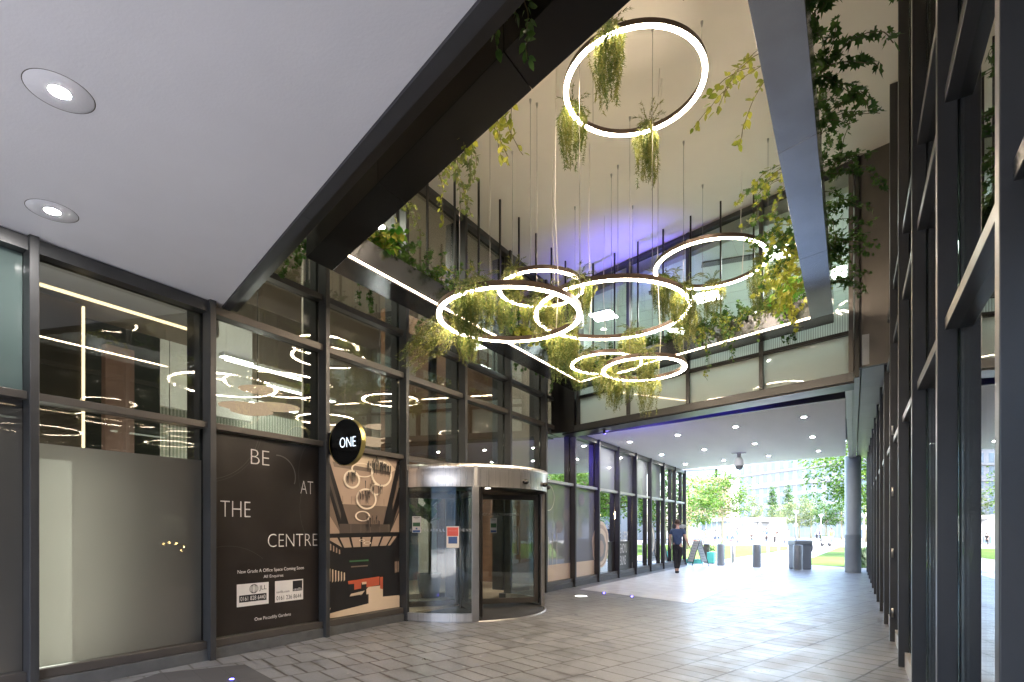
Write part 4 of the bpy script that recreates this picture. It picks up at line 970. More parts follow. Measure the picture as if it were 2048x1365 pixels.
part('lens', MB().lathe((-3.8, K(-3.8), ZT + .121), [(.001, 0), (.03, 0)], 12), 'blue_led', up)
spot('blue_beam', (-3.8, K(-3.8) - .02, ZT + .14), (-4.1, 11.4, 7.3), 18, (.16, .12, 1), 105, 1)

ul = thing('blue_uplight', 'small blue spotlight added under the upper glass wall to wash the far soffit', 'spotlight', (-4.9, 11.95, 3.72))  # spotlight body and beam added to strengthen the blue on the far soffit
part('body', MB().tube([(-4.9, By(-4.9, .3), 3.78), (-4.9, By(-4.9, .3), 3.70)], .03, 12), 'black_metal', ul)
part('lens', MB().ell((-4.9, By(-4.9, .33), 3.71), .015, .015, .015, 8, 6), 'blue_led', ul)
spot('blue_wash_added', (-4.9, By(-4.9, .36), 3.70), (-4.9, 14.3, 4.03), 14, (.2, .14, 1), 140, 1)
# security camera
cc = thing('security_camera', 'white dome security camera hanging from the far soffit', 'camera', (-3.2, 19.5, 4.03))
part('mount', MB().box(-3.42, -2.98, 19.42, 19.58, 4.0, 4.028).tube([(-3.2, 19.5, 4.0), (-3.2, 19.5, 3.86)], .06, 12), 'zinc', cc)
part('housing', MB().lathe((-3.2, 19.5, 3.6), [(.001, .28), (.09, .27), (.14, .16), (.145, .02), (.13, .0)], 24), 'room_white', cc)
part('dome', MB().lathe((-3.2, 19.5, 3.6), [(.128, 0), (.12, -.06), (.08, -.12), (.001, -.145)], 24), 'bollard_paint', cc)
part('round_column', MB().lathe((.01, 22.7, 0), [(.25, 0), (.25, 1.3), (.2515, 1.303), (.25, 1.306), (.25, 4.05)], 40), 'column_paint', loc=(.01, 22.7, 0), label='round blue-grey concrete column at the far right end of the passage', cat='column')

# ------------------------------------------------------------------ people
pbr('skin', (.55, .34, .25), .5); pbr('hair_dark', (.05, .03, .02), .8, var=.2, vscale=60)
pbr('navy', (.035, .06, .12), .85, bump=.2, bscale=25, var=.1); pbr('black_cloth', (.012, .012, .014), .85, var=.2)
pbr('shoe', (.015, .015, .017), .6); pbr('white_cloth', (.6, .6, .6), .8); pbr('red_cloth', (.5, .1, .07), .8); pbr('orange_cloth', (.75, .28, .06), .8)
pbr('blue_cloth', (.08, .16, .38), .8); pbr('grey_cloth', (.16, .17, .2), .8); pbr('tan_cloth', (.4, .3, .2), .8)
def skin_mesh(joints, edges, sub=2):
    names = list(joints); me = bpy.data.meshes.new("tmp")
    me.from_pydata([joints[n][0] for n in names], [(names.index(a), names.index(b_)) for a, b_ in edges], [])
    o = bpy.data.objects.new("tmp", me); C.objects.link(o)
    o.modifiers.new("skin", 'SKIN'); 
    if not me.skin_vertices: 
        bpy.context.view_layer.objects.active = o; 
    for i, n in enumerate(names):
        r = joints[n][1]; r = r if isinstance(r, tuple) else (r, r); me.skin_vertices[0].data[i].radius = r
        me.skin_vertices[0].data[i].use_root = (i == 0)
    if sub: s_ = o.modifiers.new("sub", 'SUBSURF'); s_.levels = sub; s_.render_levels = sub
    dg = bpy.context.evaluated_depsgraph_get(); dg.update()
    ev = bpy.data.meshes.new_from_object(o.evaluated_get(dg)); bpy.data.objects.remove(o)
    return [v.co.copy() for v in ev.vertices], [list(p.vertices) for p in ev.polygons]
def person(loc, rz, h, lab, top, bottom, arms=None, legs=None, hair='hair_dark', fine=False, group=None, sit=False, smokes=False):
    k = h / 1.8; t = thing('person', lab, 'person', loc, group); t.rotation_euler = (0, 0, rz)
    if not fine: t.scale = (1, 1, 1)
    J = {'pelvis': ((0, 0, .96), .10), 'spine': ((0, .0, 1.14), .10), 'chest': ((0, -.01, 1.34), .135), 'neck0': ((0, -.01, 1.49), .06), 'neck': ((0, .005, 1.56), .052), 'jaw': ((0, .03, 1.62), .062), 'skull': ((0, .01, 1.70), .083), 'crown': ((0, .0, 1.76), .055)}
    E_ = [('pelvis', 'spine'), ('spine', 'chest'), ('chest', 'neck0'), ('neck0', 'neck'), ('neck', 'jaw'), ('jaw', 'skull'), ('skull', 'crown')]
    arms = arms or {'L': [(-.25, .0, 1.18), (-.27, .08, .94)], 'R': [(.25, 0, 1.18), (.27, .08, .94)]}
    legs = legs or {'L': [(-.10, .01, .52), (-.10, -.02, .09)], 'R': [(.10, .03, .52), (.11, .02, .09)]}
    for s_, sx in (('L', -1), ('R', 1)):
        e, wr = arms[s_]; kn, an = legs[s_]
        J['sh' + s_] = ((sx * .185, -.01, 1.43), .062); J['el' + s_] = (e, .042); J['wr' + s_] = (wr, .027)
        d_ = (Vector(wr) - Vector(e)).normalized(); J['ha' + s_] = (tuple(Vector(wr) + d_ * .07), (.036, .02))
        E_ += [('chest', 'sh' + s_), ('sh' + s_, 'el' + s_), ('el' + s_, 'wr' + s_), ('wr' + s_, 'ha' + s_)]
        sd_ = d_.cross(Vector((sx, 0, 0))).normalized()
        if fine:
            for f, (off, ln) in enumerate(((-.03, .07), (-.01, .085), (.01, .08), (.028, .062))):
                a_ = Vector(wr) + d_ * .10 + sd_ * off; m_ = a_ + d_ * ln * .5 + Vector((-sx * .004, 0, 0)); z_ = m_ + d_ * ln * .45 + Vector((-sx * .014, 0, 0))
                J['f%s%d' % (s_, f)] = (tuple(a_), .009); J['g%s%d' % (s_, f)] = (tuple(m_), .008); J['h%s%d' % (s_, f)] = (tuple(z_), .007)
                E_ += [('ha' + s_, 'f%s%d' % (s_, f)), ('f%s%d' % (s_, f), 'g%s%d' % (s_, f)), ('g%s%d' % (s_, f), 'h%s%d' % (s_, f))]
            a_ = Vector(wr) + d_ * .05 - sd_ * .04; z_ = a_ + d_ * .035 - sd_ * .012
            J['t' + s_] = (tuple(a_), .01); J['u' + s_] = (tuple(z_), .008); E_ += [('wr' + s_, 't' + s_), ('t' + s_, 'u' + s_)]
        J['hip' + s_] = ((sx * .09, 0, .88), .085); J['kn' + s_] = (kn, .058); J['an' + s_] = (an, .037); J['toe' + s_] = ((an[0] + .02, an[1] + .12, .035), .035)
        E_ += [('pelvis', 'hip' + s_), ('hip' + s_, 'kn' + s_), ('kn' + s_, 'an' + s_), ('an' + s_, 'toe' + s_)]
    L0 = Vector(loc)
    def mk(name, joints, edges, mat, par, extra=None, sub=2 if fine else 1):
        vs, fs = skin_mesh({n: (tuple(Vector(p) * k), tuple(x * k for x in r) if isinstance(r, tuple) else r * k) for n, (p, r) in joints.items()}, edges, sub)
        b = MB(); b.add(vs, fs, True)
        if extra: extra(b)
        return part(name, b, mat, par, keep=True)
    def face(b):
        b.ell((0, .107 * k, 1.655 * k), .012 * k, .018 * k, .022 * k, 8, 6)
        for sx in (-1, 1): b.ell((sx * .083 * k, .005 * k, 1.665 * k), .012 * k, .022 * k, .032 * k, 8, 6)
    body = mk('body', J, E_, 'skin', t, face)
    cl = {n: (p, (r[0] if isinstance(r, tuple) else r) + .012) for n, (p, r) in J.items()}
    ks = ['spine', 'chest', 'neck0', 'shL', 'shR']; S = {n: cl[n] for n in ks}; S['spine'] = (J['spine'][0], .135); S['chest'] = ((0, -.01, 1.34), .168); S['waist'] = ((0, 0, .95), .15); S['neck0'] = ((0, -.01, 1.475), .085)
    for s_ in 'LR':
        p, q = Vector(J['sh' + s_][0]), Vector(J['el' + s_][0]); S['sl' + s_] = (tuple(p.lerp(q, .62)), .06); S['sh' + s_] = (J['sh' + s_][0], .078)
    mk('shirt', S, [('spine', 'waist'), ('spine', 'chest'), ('chest', 'neck0'), ('chest', 'shL'), ('chest', 'shR'), ('shL', 'slL'), ('shR', 'slR')], top, body)
    Tt = {'pelvis': ((0, 0, .95), .138), 'wb': ((0, 0, 1.02), .128)}; te = [('pelvis', 'wb')]
    for s_ in 'LR':
        Tt['hip' + s_] = (J['hip' + s_][0], .112); Tt['kn' + s_] = (J['kn' + s_][0], .075); a_ = Vector(J['an' + s_][0]) + (Vector(J['kn' + s_][0]) - Vector(J['an' + s_][0])) * .12; Tt['an' + s_] = (tuple(a_), .052)
        te += [('pelvis', 'hip' + s_), ('hip' + s_, 'kn' + s_), ('kn' + s_, 'an' + s_)]
    mk('trousers', Tt, te, bottom, body)
    b = MB()
    for s_ in 'LR':
        a_ = Vector(J['an' + s_][0]) * k; b.ell((a_.x + .01, a_.y + .06 * k, a_.z - .045 * k), .047 * k, .14 * k, .046 * k, 12, 8)
    part('shoes', b, 'shoe', body, keep=True)
    b = MB(); n, m = 16, 6; vs = []
    for j in range(m + 1):
        th = math.pi * .62 * j / m
        for q in range(n): 
            a = 2 * math.pi * q / n; vs.append((.09 * k * math.sin(th) * math.cos(a), (-.008 + .098 * math.sin(th) * math.sin(a)) * k, (1.70 + .115 * math.cos(th) + (.03 if math.sin(a) > .2 else 0) * j / m) * k))
    b.add(vs, [[j * n + q, (j + 1) * n + q, (j + 1) * n + (q + 1) % n, j * n + (q + 1) % n] for j in range(m) for q in range(n)], True)
    part('hair', b, hair, body, keep=True)
    return t
VD = R(31.65)
person((-5.08, 19.0, 0), R(14), 1.83, 'man in a navy T-shirt and black trousers smoking beside the glass wall, seen from behind', 'navy', 'black_cloth',
       {'L': [(-.25, -.02, 1.2), (-.24, .10, .97)], 'R': [(.25, .0, 1.21), (.36, .02, .95)]}, {'L': [(-.06, .03, .52), (-.05, -.03, .09)], 'R': [(.07, .06, .52), (.0, .02, .09)]}, fine=True)
m, t_, b_ = newmat('smoke'); t_.nodes.remove(b_)
pv = t_.nodes.new("ShaderNodeVolumePrincipled"); pv.inputs["Color"].default_value = (1, 1, 1, 1); pv.inputs["Density"].default_value = 9
nz = t_.nodes.new("ShaderNodeTexNoise"); nz.inputs["Scale"].default_value = 9; mr = t_.nodes.new("ShaderNodeMapRange"); mr.inputs[1].default_value = .4; mr.inputs[2].default_value = .65; mr.inputs[4].default_value = 22
t_.links.new(nz.outputs[0], mr.inputs[0]); t_.links.new(mr.outputs[0], pv.inputs["Density"]); t_.links.new(pv.outputs[0], t_.nodes["Material Output"].inputs["Volume"])
b = MB(); b.ell((-4.93, 19.12, 1.60), .13, .10, .075, 14, 8); b.ell((-5.05, 19.25, 1.59), .08, .08, .05, 12, 8)
part('smoke_puff', b, 'smoke', loc=(-4.93, 19.12, 1.60), label='small puff of white smoke beside the head of the man in navy', cat='smoke', kind='stuff')

def at(px, py, t):            # plan position from image pixel coordinates and an assumed distance t in metres
    a = (px - 1024) / 1105; return ((.8513 * a - .5247) * t, (.5247 * a + .8513) * t, 1.45 + (1062 - py) / 1105 * t)
WALK = {'L': [(-.12, .18, .52), (-.11, .12, .09)], 'R': [(.10, -.05, .50), (.10, -.28, .14)]}
PEOPLE = [(1527, 60, 'blue_cloth', 'grey_cloth', 1.78, 'person in a blue jacket walking past the white kiosk, left of a pair', 1), (1533, 63, 'navy', 'black_cloth', 1.75, 'taller person in navy just behind the one in the blue jacket', 0),
          (1549, 62, 'red_cloth', 'black_cloth', 1.62, 'person in a dark red top beside the corner of the kiosk', 0), (1552, 62.6, 'black_cloth', 'grey_cloth', 1.7, 'person in black standing right of the one in dark red', 1),
          (1476, 65, 'blue_cloth', 'tan_cloth', 1.75, 'person in bright blue standing at the kiosk glass', 0), (1456, 66, 'white_cloth', 'blue_cloth', 1.6, 'person in white behind the slim post', 0),
          (1412, 62, 'red_cloth', 'blue_cloth', 1.65, 'person in a red top near the kiosk left end', 0), (1404, 63, 'white_cloth', 'grey_cloth', 1.6, 'person in white left of the red top', 0),
          (1431, 66, 'white_cloth', 'navy', 1.55, 'person in white right of the young tree trunk region by the kiosk', 0), (1437, 68, 'tan_cloth', 'navy', 1.5, 'person in tan just left of the young tree trunk', 0),
          (1465, 69, 'grey_cloth', 'navy', 1.6, 'person in grey by the kiosk doors', 0), (1503, 66, 'black_cloth', 'black_cloth', 1.2, 'low seated figure in black at the kiosk wall', 0),
          (1634, 78, 'grey_cloth', 'black_cloth', 1.75, 'person in grey walking far off, left of two', 1), (1640, 79, 'navy', 'black_cloth', 1.75, 'person in navy walking far off, right of two', 1),
          (1663, 54, 'orange_cloth', 'grey_cloth', 1.72, 'worker in an orange high-visibility top behind the green cart', 0), (1577, 72, 'tan_cloth', 'grey_cloth', 1.65, 'person in tan beyond the right corner of the kiosk', 0)]
for px_, t, top, bot, h, lab, wk in PEOPLE:
    x, y, _ = at(px_, 1062, t); person((x, y, 0), rnd.uniform(0, 6.28), h, lab, top, bot, legs=WALK if wk else None, group='people across the square')

# ------------------------------------------------------------------ passage end: bollards, bin, sign board
def bollard(x, y, r, h, lab, grp, mat='bollard_paint', lip=0):
    t = thing('bollard', lab, 'bollard', (x, y, 0), grp)
    part('post', MB().lathe((x, y, 0), [(r, 0), (r, h - .02), (r - .012, h - .003), (.001, h)], 32), mat, t)
    part('base_ring', MB().lathe((x, y, 0), [(r + .012, .005), (r + .012, .012), (r, .014)], 32), 'zinc', t)
    if lip: part('collar', MB().lathe((x, y, h - .12), [(r + .004, 0), (r + .004, .02), (r, .022)], 24), 'zinc', t)
bollard(-4.65, 24.05, .155, .9, 'stout grey bollard nearest the sign board', 'stout bollards')
bollard(-3.22, 23.65, .155, .91, 'stout grey bollard alone in the middle of the opening', 'stout bollards')
bollard(-1.72, 22.95, .165, .93, 'stout grey bollard in front of the dark bin', 'stout bollards')
bollard(-4.57, 26.35, .085, .9, 'slim steel post right behind the stout bollard by the sign board', 'slim posts', 'steel_plain', 1)
bollard(-4.33, 36.5, .08, .93, 'slim steel post along the lawn edge, nearest of three', 'slim posts', 'steel_plain', 1)
bollard(-4.34, 42.1, .08, .9, 'slim steel post along the lawn edge, middle of three', 'slim posts', 'steel_plain', 1)
bollard(-4.2, 47.5, .08, .9, 'slim steel post along the lawn edge, farthest of three', 'slim posts', 'steel_plain', 1)
t = thing('litter_bin', 'large dark grey street bin with rounded top behind a bollard', 'bin', (-1.72, 23.6, 0))
er = Vector((.8513, .5247, 0)); et = Vector((-.5247, .8513, 0)); c0 = Vector((-1.70, 23.6, 0))
part('body', MB().obox(c0 + Vector((0, 0, .47)), er * .30, et * .28, (0, 0, .47)), 'roof_grey', t, bevel=.03)
part('hood', MB().obox(c0 + Vector((0, 0, 1.0)), er * .335, et * .31, (0, 0, .10)), 'bollard_paint', t, bevel=.05)
part('opening', MB().obox(c0 + er * .345 + Vector((0, 0, .97)), er * .02, et * .15, (0, 0, .06)), 'black_metal', t)
t = thing('litter_bag', 'black bag hanging on the right side of the street bin', 'bag', tuple(c0 + er * .42 + Vector((0, 0, .8))))
part('bag', MB().ell(c0 + er * .42 + Vector((0, 0, .82)), .07, .09, .18, 10, 8), 'black_cloth', t); part('handle', MB().tube([c0 + er * .36 + Vector((0, 0, 1.03)), c0 + er * .42 + Vector((0, 0, .95))], .012, 6), 'black_cloth', t)
# A-board: hinged at the top, seen almost side on
def aboard(c, lab):
    t = thing('sign_board', lab, 'sign board', c); c = Vector(c); u = Vector((.80, .6, 0)).normalized(); v = Vector((-u.y, u.x, 0))
    for sgn in (-1, 1):
        top_ = c + u * .02 * sgn + Vector((0, 0, 1.08)); bot = c + u * .36 * sgn; dn = (bot - top_)
        fr = MB()
        for s_ in (-1, 1): fr.tube([top_ + v * .29 * s_, bot + v * .29 * s_ + Vector((0, 0, .01))], .016, 6)
        fr.tube([top_ - v * .29, top_ + v * .29], .016, 6); q = top_ + dn * .84; fr.tube([q - v * .29, q + v * .29], .016, 6)
        f = part('frame', fr, 'black_metal', t)
        nn = dn.cross(v).normalized(); mid = top_ + dn * .43
        b = MB(); b.obox(mid, v * .275, dn * .39, nn * .004)
        b.cm = 1
        for k in range(7): b.obox(mid + dn * (-.3 + .1 * k) + nn * .0045, v * (.2 - .03 * (k % 3)), dn * .005, nn * .001); b.obox(mid + dn * (-.3 + .1 * k) - nn * .0045, v * (.2 - .03 * (k % 3)), dn * .005, nn * .001)
        part('menu_panel', b, ['room_white', 'roof_grey'], f)
    return t
aboard((-5.42, 23.3, 0), 'black framed folding menu board standing by the end of the glass wall')
t = thing('plant_box', 'teal planter box with a small green shrub behind the menu board', 'planter', (-5.35, 25.6, 0))
part('box', MB().box(-5.5, -5.2, 25.4, 25.8, .02, .5), 'teal', t, bevel=.01)
b = MB(); rr = random.Random(9)
for k in range(160):
    p = Vector((-5.35 + rr.gauss(0, .08), 25.6 + rr.gauss(0, .1), .55 + abs(rr.gauss(0, .12)))); leaf(b, p, Vector((rr.gauss(0, 1), rr.gauss(0, 1), .5)).normalized(), Vector((.1, .3, 1)).normalized(), .05, OVAL)
part('foliage', b, 'tree_leaf_deep', t)
t = thing('plant_box', 'low teal planter box half hidden under the menu board', 'planter', (-5.9, 24.9, 0)); part('box', MB().box(-6.3, -5.6, 24.8, 25.1, .02, .2), 'teal', t, bevel=.01); part('soil', MB().box(-6.27, -5.63, 24.83, 25.07, .2, .205), 'bark_dark', t)
t = thing('timber_post', 'brown timber box screen between the menu board and the teal planter', 'screen', (-5.65, 26.2, 0)); part('boards', MB().box(-5.8, -5.55, 26.1, 26.3, 0, .82), 'frame_warm', t, bevel=.01); part('cap', MB().box(-5.82, -5.53, 26.08, 26.32, .82, .85), 'bollard_paint', t)
# door-window decals on the far left bays
def decal(i, cy, cz, ry, rz_, cols, lab):
    b = MB()
    for k, (f, mi) in enumerate(cols):
        n = 40; x = -6.238 + .0006 * k; b.cm = mi
        b.add([(x, cy + ry * f * math.cos(2 * math.pi * j / n) * (1 + .05 * math.sin(5 * j + k)), cz + rz_ * f * math.sin(2 * math.pi * j / n) - k * .03) for j in range(n)], [list(range(n))])
    part('window_decal', b, ['print_cream', 'print_beige', 'concrete_white', 'poster_grey'], loc=(-6.236, cy, cz), label=lab, cat='window decal')
ym = lambda i: (MY[i] + MY[i + 1]) / 2
decal(13, MY[13] + .45, 1.05, .62, .68, [(1, 0), (.9, 1), (.78, 0), (.6, 2), (.35, 1)], 'big beige bowl-shaped decal low on the far glass wall before the bun lettering')
decal(15, MY[16] + .45, 1.15, .42, .6, [(1, 2), (.8, 0), (.55, 2), (.3, 1)], 'oval cream decal low on the glass wall behind the smoking man')
b = MB(); b.box(-6.239, -6.2375, MY[13] + 1.0, MY[14] + 1.4, .22, 1.12); b.cm = 1
for k, wd in enumerate(('FLUFFY', 'SHOYU', 'BUNS')): put_text(b, wd, (-6.236, MY[14] + .42, 1.12 - .38 * k), .72 - .1 * k, .30, EY, EZ)
part('window_decal', b, ['poster_black', 'print_white'], loc=(-6.238, MY[14], .7), label='black window panel with white lettering FLUFFY SHOYU BUNS', cat='window decal')
b = MB()
for cy_, cz_, r_ in ((MY[11] + .35, 2.25, .32),): 
    arcn = 40; x = -6.236
    for q in (r_, r_ * .92): pass
    b.add([(x, cy_ + rr2 * math.cos(2 * math.pi * j / arcn), cz_ + rr2 * math.sin(2 * math.pi * j / arcn)) for j in range(arcn) for rr2 in (r_, r_ * .94)], [[2 * j, (2 * j + 2) % 80, (2 * j + 3) % 80, 2 * j + 1] for j in range(arcn)])
b.cm = 1
for cy_, cz_ in ((MY[11] + .95, 1.55), (MY[11] + 1.35, 1.85), (MY[12] + .7, 2.3)):
    for r_ in (.16, .09): b.add([(-6.236 + (.001 if r_ < .1 else 0), cy_ + r_ * 1.2 * math.cos(2 * math.pi * j / 30), cz_ + r_ * math.sin(2 * math.pi * j / 30)) for j in range(30)], [list(range(30))])
b.cm = 0
for k in range(3): b.box(-6.2365, -6.2355, MY[11] + .35 + .22 * k, MY[11] + .37 + .22 * k, .55, 1.3 + .1 * k)
b.cm = 2; b.box(-6.2375, -6.237, MY[11] + .05, MY[13] - .05, .22, .62)
part('window_decal', b, ['print_white', 'concrete_white', 'print_cream'], loc=(-6.236, MY[12], 1.5), label='pale lamp and circle pattern printed on the two frosted grey bays after the revolving door', cat='window decal')
# cafe pendants inside far bays
for i, y in enumerate((17.2, 18.6, 20.1, 21.6)):
    t = thing('cafe_lamp', ['first', 'second', 'third', 'fourth'][i] + ' warm bulb hanging inside the far glass bays, counted from the revolving door', 'lamp', (-7.2, y, 2.0), 'warm cafe bulbs')
    part('bulb', MB().ell((-7.2, y, 2.0), .06, .06, .12, 12, 8), 'warm_bulb', t); part('cord', MB().tube([(-7.2, y, 2.12), (-7.2, y, 3.95)], .006, 5), 'black_metal', t)

# ------------------------------------------------------------------ square beyond: kiosk, buildings, lamps
def quadbox(mb, p, q, depth, z0, z1, out=0):
    p, q = Vector((p[0], p[1], 0)), Vector((q[0], q[1], 0)); d_ = (q - p).normalized(); n_ = Vector((-d_.y, d_.x, 0))
    if n_.y < 0: n_ = -n_
    a = p - n_ * out; b_ = q - n_ * out; c_ = q + n_ * depth; e = p + n_ * depth
    mb.prism([(a.x, a.y), (b_.x, b_.y), (c_.x, c_.y), (e.x, e.y)], z0, z1); return mb
def lerp2(p, q, t): return (p[0] + (q[0] - p[0]) * t, p[1] + (q[1] - p[1]) * t)
k0, k1, k2 = at(1402, 1062, 76)[:2], at(1487, 1062, 75)[:2], at(1572, 1062, 78)[:2]
t = thing('kiosk', 'low white concrete kiosk with a glazed left half and thin flat roof', 'kiosk', (k1[0], k1[1], 0))
part('wall', quadbox(MB(), k1, k2, 7, 0, 3.25), 'concrete_white', t)
part('back_wall', quadbox(MB(), lerp2(k0, k1, 0), k1, 7, 0, .3).prism([k0, (k0[0] + .3, k0[1]), (k0[0] - 2, k0[1] + 6), (k0[0] - 2.3, k0[1] + 6)], 0, 2.9), 'window_far', t)
part('roof', quadbox(MB(), (k0[0] - .6, k0[1] - .3), lerp2(k1, k2, .62), 6, 2.75, 2.95, 1.2), 'concrete_white', t)
w_ = part('window', quadbox(MB(), k0, k1, .1, .05, 2.7, 0), 'window_far', t)
for k in range(9):
    p = lerp2(k0, k1, k / 8); part('mullion', quadbox(MB(), (p[0] - .07, p[1]), (p[0] + .07, p[1]), .15, 0, 2.74, .1), 'pale_blue' if k < 4 else 'steel_plain', w_)
p = lerp2(k1, k2, .35); part('pilaster', quadbox(MB(), p, (p[0] + .3, p[1]), .1, 0, 2.74, .25), 'zinc', t)
for k in range(4):
    p = at(1478 + k * 8.5, 1062, 70); t = thing('cafe_barrier', ['first', 'second', 'third', 'fourth'][k] + ' pale blue fabric barrier in front of the kiosk, counted from the left', 'barrier', (p[0], p[1], 0), 'cafe barriers')
    part('panel', quadbox(MB(), (p[0] - .2, p[1] - .1), (p[0] + .2, p[1] + .1), .03, .15, .9), 'pale_blue', t); part('feet', MB().box(p[0] - .22, p[0] - .18, p[1] - .2, p[1] + .1, 0, .95).box(p[0] + .18, p[0] + .22, p[1] - .1, p[1] + .2, 0, .95), 'steel_plain', t)
for k, (a_, b_, tt) in enumerate([(1366, 1400, 60), (1404, 1444, 62), (1450, 1480, 63), (1556, 1572, 63)]):
    p, q = at(a_, 1062, tt), at(b_, 1062, tt); t = thing('low_bench', ['low red-brown bench at the left edge of the lawn end', 'low red-brown bench behind the menu board and tree', 'low red-brown bench right of the young tree', 'short low bench beyond the slim posts'][k], 'bench', (p[0], p[1], 0), 'low benches')
    part('seat', quadbox(MB(), p, q, .4, .38, .46), 'red_wood', t); part('legs', quadbox(quadbox(MB(), lerp2(p, q, .1), lerp2(p, q, .13), .35, 0, .38), lerp2(p, q, .87), lerp2(p, q, .9), .35, 0, .38), 'roof_grey', t)
def lamp_post(px_, t_, top, lab, head=True):
    x, y, z = at(px_, top, t_); t = thing('street_lamp', lab, 'street lamp', (x, y, 0), 'street lamps')
    part('pole', MB().tube([(x, y, 0), (x, y, 1.2), (x, y, z - .5)], [.11, .08, .05], 8), 'concrete_white', t)
    part('lamp_head', MB().lathe((x, y, z - .55), [(.06, 0), (.38, .55), (.36, .6), (.001, .66)], 14), 'zinc', t)
    part('banner', MB().box(x - .25, x + .25, y - .12, y - .09, z * .48, z * .48 + .5), 'concrete_white', t)
lamp_post(1592, 80, 1023, 'white street lamp with a cone head right of the kiosk')
lamp_post(1642, 84, 1030, 'white street lamp among the trees left of the round column')
lamp_post(1728, 60, 1028, 'white street lamp at the far right beside the column')
def building(name, lab, p, q, depth, h, rows, cols, mat, wmat='window_far', z0=2.5, wh=1.9, ww=.5, roof=None, cornice=()):
    t = thing(name, lab, 'building', (p[0], p[1], 0)); part('wall', quadbox(MB(), p, q, depth, 0, h), mat, t)
    rh = (h - z0 - .8) / rows
    for r_ in range(rows):
        for c_ in range(cols):
            a_ = lerp2(p, q, (c_ + .5 - ww / 2) / cols); b_ = lerp2(p, q, (c_ + .5 + ww / 2) / cols); zz = z0 + rh * r_
            part('window', quadbox(MB(), a_, b_, .05, zz, zz + min(wh, rh * .72), .02), wmat, t)
    for cz_ in cornice: part('cornice', quadbox(MB(), p, q, .1, cz_, cz_ + .5, .5), mat, t)
    if roof: part('roof', quadbox(MB(), lerp2(p, q, .02), lerp2(p, q, .98), depth * .9, h, h + roof, -1), 'roof_grey', t)
    return t
building('office_building', 'long white stone building with rows of windows behind the trees', at(1478, 0, 178)[:2], at(1790, 0, 128)[:2], 20, 23.5, 6, 16, 'stone_white', wh=2.6, cornice=(18.6, 14.4, 23.2))
building('brick_building', 'orange brick building with a glazed grey top floor at the left', at(1335, 0, 205)[:2], at(1452, 0, 196)[:2], 20, 20.5, 5, 10, 'brick_orange', wh=2.2, ww=.45)
t = thing('glass_penthouse', 'grey glazed rooftop storey with a sloping end above the orange brick building', 'building', (*at(1340, 0, 206)[:2], 20.5))
part('glazing', quadbox(MB(), at(1338, 0, 207)[:2], at(1430, 0, 200)[:2], 12, 20.55, 23.8), 'window_far', t); part('roof', quadbox(MB(), at(1336, 0, 207)[:2], at(1434, 0, 200)[:2], 14, 23.82, 24.3, .6), 'roof_grey', t)
a_, b_, c_ = at(1435, 0, 199), at(1478, 0, 196), at(1478, 0, 210)
part('sloping_roof', MB().add([(a_[0], a_[1], 20.5), (a_[0], a_[1], 24), (b_[0], b_[1], 20.5), (b_[0], b_[1], 21.2), (a_[0] - 3, a_[1] + 9, 20.5), (a_[0] - 3, a_[1] + 9, 24), (b_[0] - 3, b_[1] + 9, 20.5), (b_[0] - 3, b_[1] + 9, 21.2)], [[0, 2, 3, 1], [4, 5, 7, 6], [1, 3, 7, 5], [2, 6, 7, 3], [0, 4, 6, 2], [0, 1, 5, 4]]), 'roof_grey', t)
building('brick_building', 'low dark shopfront row far behind the trees at the right', at(1575, 0, 112)[:2], at(1760, 0, 98)[:2], 8, 4.6, 1, 14, 'roof_grey', z0=.4, wh=2.6, ww=.7)
building('office_building', 'pale building closing the square to the right, seen only in reflections', (16, 95), (46, 40), 14, 17, 4, 9, 'stone_white', wh=2.4)
building('office_building', 'stone building added across the street behind the viewer, seen only in reflections', (-40, -34), (35, -30), -14, 12, 4, 16, 'stone_white', wh=2.0)  # unseen building added to dim the bright reflection in the door glass
x, y, z = at(1652, 1075, 52)
t = thing('hand_cart', 'small green litter cart beside the orange worker', 'cart', (x, y, 0))
part('frame', MB().tube([(x - .4, y, .25), (x - .45, y, 1.0), (x + .4, y, 1.0), (x + .4, y, .25), (x - .4, y, .25)], .03, 6), 'tree_leaf_deep', t)
part('bin', MB().box(x - .33, x + .33, y - .25, y + .25, .28, .9), 'concrete_white', t, bevel=.03)
for s_ in (-1, 1): part('wheel', MB().tube([(x + .3 * s_, y - .3, .16), (x + .3 * s_, y - .25, .16)], .16, 14), 'black_metal', t)

